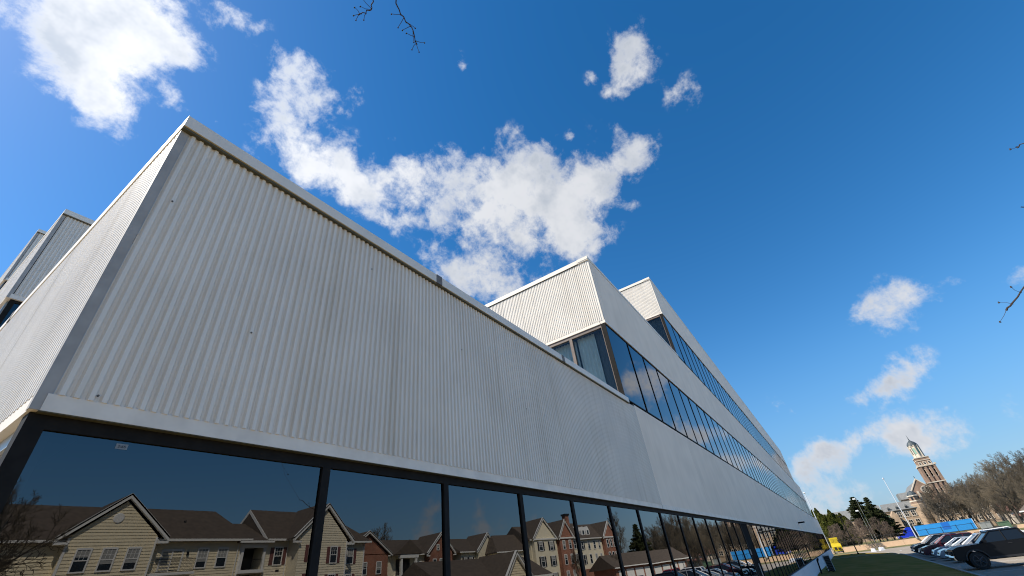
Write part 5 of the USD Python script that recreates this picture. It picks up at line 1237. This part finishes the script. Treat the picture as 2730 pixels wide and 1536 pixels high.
# --- cream house and its grey garage in front
ch = thing("cream_gabled_house", "cream house with one steep plain gable, mirrored between brick house and terrace", "building", (0, -60.6, HZ))
part(ch, "wall", MB().box(78.5, 97, -9, 0, 0, 9.4), SIDE2)
part(ch, "gable_wall", MB().prism([(83.0, 0), (89.7, 0), (89.7, 9.3), (86.4, 12.2), (83.0, 9.3)], 1, 0, 1.0), SIDE2)
slope_roof_x(ch, 77.5, 97.6, -4.5, .6, 12.2, 9.3, hipr=2)
gable_roof_y(ch, 82.3, 90.4, 86.4, 9.1, 12.5, -4.4, 1.4); gable_trim(ch, 82.3, 90.4, 86.4, 9.3, 12.7, 1.1, ret=0)
for x in (79.8, 81.6, 91.5, 94.0): win(ch, x, 0, 6.7, 8.2, .8, BSHUT, grid=False)
win(ch, 88.2, 1.0, 7.6, 8.6, .7, grid=False)
ga = thing("garage", "low brown roofed garage with small clapboard gable, mirrored before the cream house", "garage", (0, -29.0, HZ))
part(ga, "wall", MB().box(39, 58, -8, 0, 0, 3.0), SIDING)
slope_roof_x(ga, 38.2, 59, -4, .6, 5.65, 3.0)
part(ga, "gable_wall", MB().prism([(46.6, 0), (52.2, 0), (52.2, 2.7), (49.2, 5.4), (46.6, 2.7)], 1, 0, 1.4), SIDING)
boards(ga, 1.4, lambda z: 46.6 if z < 2.7 else 46.6 + (z - 2.7) * .97, lambda z: 52.2 if z < 2.7 else 52.2 - (z - 2.7) * 1.1, .3, 5.3, SIDING)
gable_roof_y(ga, 45.9, 52.8, 49.2, 2.35, 5.65, -4, 1.8); gable_trim(ga, 45.9, 52.8, 49.2, 2.6, 5.85, 1.5, ret=.7)

# --- three-storey terrace
te = thing("brick_terrace", "three storey terrace of cream and red brick gabled fronts, mirrored in the panes", "building", (93.5, -52.6, HZ), 12.9)
part(te, "wall", MB().box(0, 31.5, -10, 0, 0, 9.9), SIDE2)
slope_roof_x(te, -.8, 32.2, -5, .6, 13.6, 9.9)
part(te, "lower_wing", MB().box(-9, 0, -8, -1.5, 0, 8.6), SIDE2); slope_roof_x(te, -9.6, 0, -4.7, -.9, 12.0, 8.6, hipl=2.2)
def tgable(x0, x1, m, y, za, shut=None):
    xm = (x0 + x1) / 2
    part(te, "front_bay", MB().prism([(x0, 0), (x1, 0), (x1, 9.9), (xm, za - .5), (x0, 9.9)], 1, -.5, y), m)
    gable_roof_y(te, x0 - .45, x1 + .45, xm, 9.75, za, -5, y + .45); gable_trim(te, x0 - .45, x1 + .45, xm, 9.95, za + .2, y + .1, ret=0)
    part(te, "gable_sill", MB().box(x0 - .3, x1 + .3, y, y + .3, 9.62, 9.9), WTRIM)
tgable(.2, 7.0, SIDE2, 1.0, 13.9); tgable(8.4, 13.2, RBRICK, 1.1, 13.5); tgable(25.6, 30.6, RBRICK, 1.0, 13.4)
for z0, z1 in ((7.6, 9.2), (4.6, 6.4), (1.4, 3.2)):
    for x in (2.1, 5.4): win(te, x, 1.0, z0, z1, .95, BSHUT)
    for x in (9.6, 11.9): win(te, x, 1.1, z0, z1, .8, grid=False)
    for x in (15.0, 17.4, 20.0, 22.2, 24.2): win(te, x, 0, z0, z1, .75, BSHUT if x < 18 else None, grid=False)
    for x in (26.7, 28.1, 29.5): win(te, x, 1.0, z0, z1, .65, grid=False)
part(te, "portico", MB().box(20.5, 24.5, 0, 1.6, 3.6, 4.0), WTRIM)
for x in (20.7, 22.0, 23.0, 24.3): part(te, "portico_column", MB().rod((x, 1.4, 0), (x, 1.4, 3.6), .16), WTRIM)
part(te, "ground_floor_brick", MB().box(13.3, 25.5, 0.0, .25, 0, 3.5), RBRICK)
part(te, "chimney", MB().box(17.2, 18.6, -4.8, -3.6, 12.6, 15.2), RBRICK); part(te, "chimney_cap", MB().box(17.0, 18.8, -5.0, -3.4, 15.2, 15.6), IRON)
for x in (19.4, 21.2):
    d = part(te, "dormer", MB().prism([(x - .7, 10.6), (x + .7, 10.6), (x + .7, 11.7), (x, 12.6), (x - .7, 11.7)], 1, -3.5, -.6), WTRIM); part(d, "pane", MB().box(x - .3, x + .3, -.6, -.57, 10.8, 11.7), WGLASS)

# --- brick garages with white doors
gg = thing("garage_row", "long brick garage row with white doors and brown roof, mirrored beyond the terrace", "garage", (112, -37.5, HZ), 21)
part(gg, "wall", MB().box(-6, 20, -7, 0, 0, 3.0), RBRICK); slope_roof_x(gg, -6.8, 20.8, -3.5, .7, 5.6, 3.0)
for k in range(8): part(gg, "garage_door", MB().box(-5.2 + 3.15 * k, -2.6 + 3.15 * k, 0, .06, .1, 2.3), WTRIM)

# --- lamp posts and trees on that side
gl = thing("parking_lamp", "tall dark lamp post in front of the terrace's cream front", "lamp post", (92.0, -31.5, HZ))
part(gl, "pole", MB().rod((0, 0, 0), (0, 0, 10.6), .1, .07, 8), IRON); part(gl, "lamp_head", MB().prism([(-.45, 10.5), (.45, 10.5), (.6, 10.9), (-.6, 10.9)], 1, -.3, .3), IRON)
refl_trees = [(2, (3.6, -21.5, HZ), .56, "bare tree in front of the apartment house's left end"), (1, (66, -70, HZ), 1.12, "bare tree rising between the apartment house and the brick house"), (0, (92, -72, HZ), .75, "bare tree behind the cream house"),
              (1, (98, -44.5, HZ), .50, "small bare tree in front of the terrace's first gable"), (2, (110, -40.5, HZ), .40, "small bare tree by the terrace portico"), (0, (148, -54, HZ), 1.05, "bare tree right of the terrace"), (1, (156, -45, HZ), .95, "tall bare tree behind the garage row"),
              (2, (150, -38, HZ), .9, "bare tree beside the conifer behind the garage row"), (0, (165, -36, HZ), .85, "bare tree at the corner of the car park"), (1, (172, -32, HZ), .8, "bare tree beyond the green cabinet"), (2, (176, -44, HZ), .95, "bare tree in the thick row beyond the garages")]
for i, (k, loc, s, lab) in enumerate(refl_trees): dup(big[k], loc, 71 * i + 10, lab, scale=(s, s, s))
dup(pn, (128, -40.0, HZ), 10, "dark conifer behind the brick garage row", scale=(1.15, 1.15, 1.12))
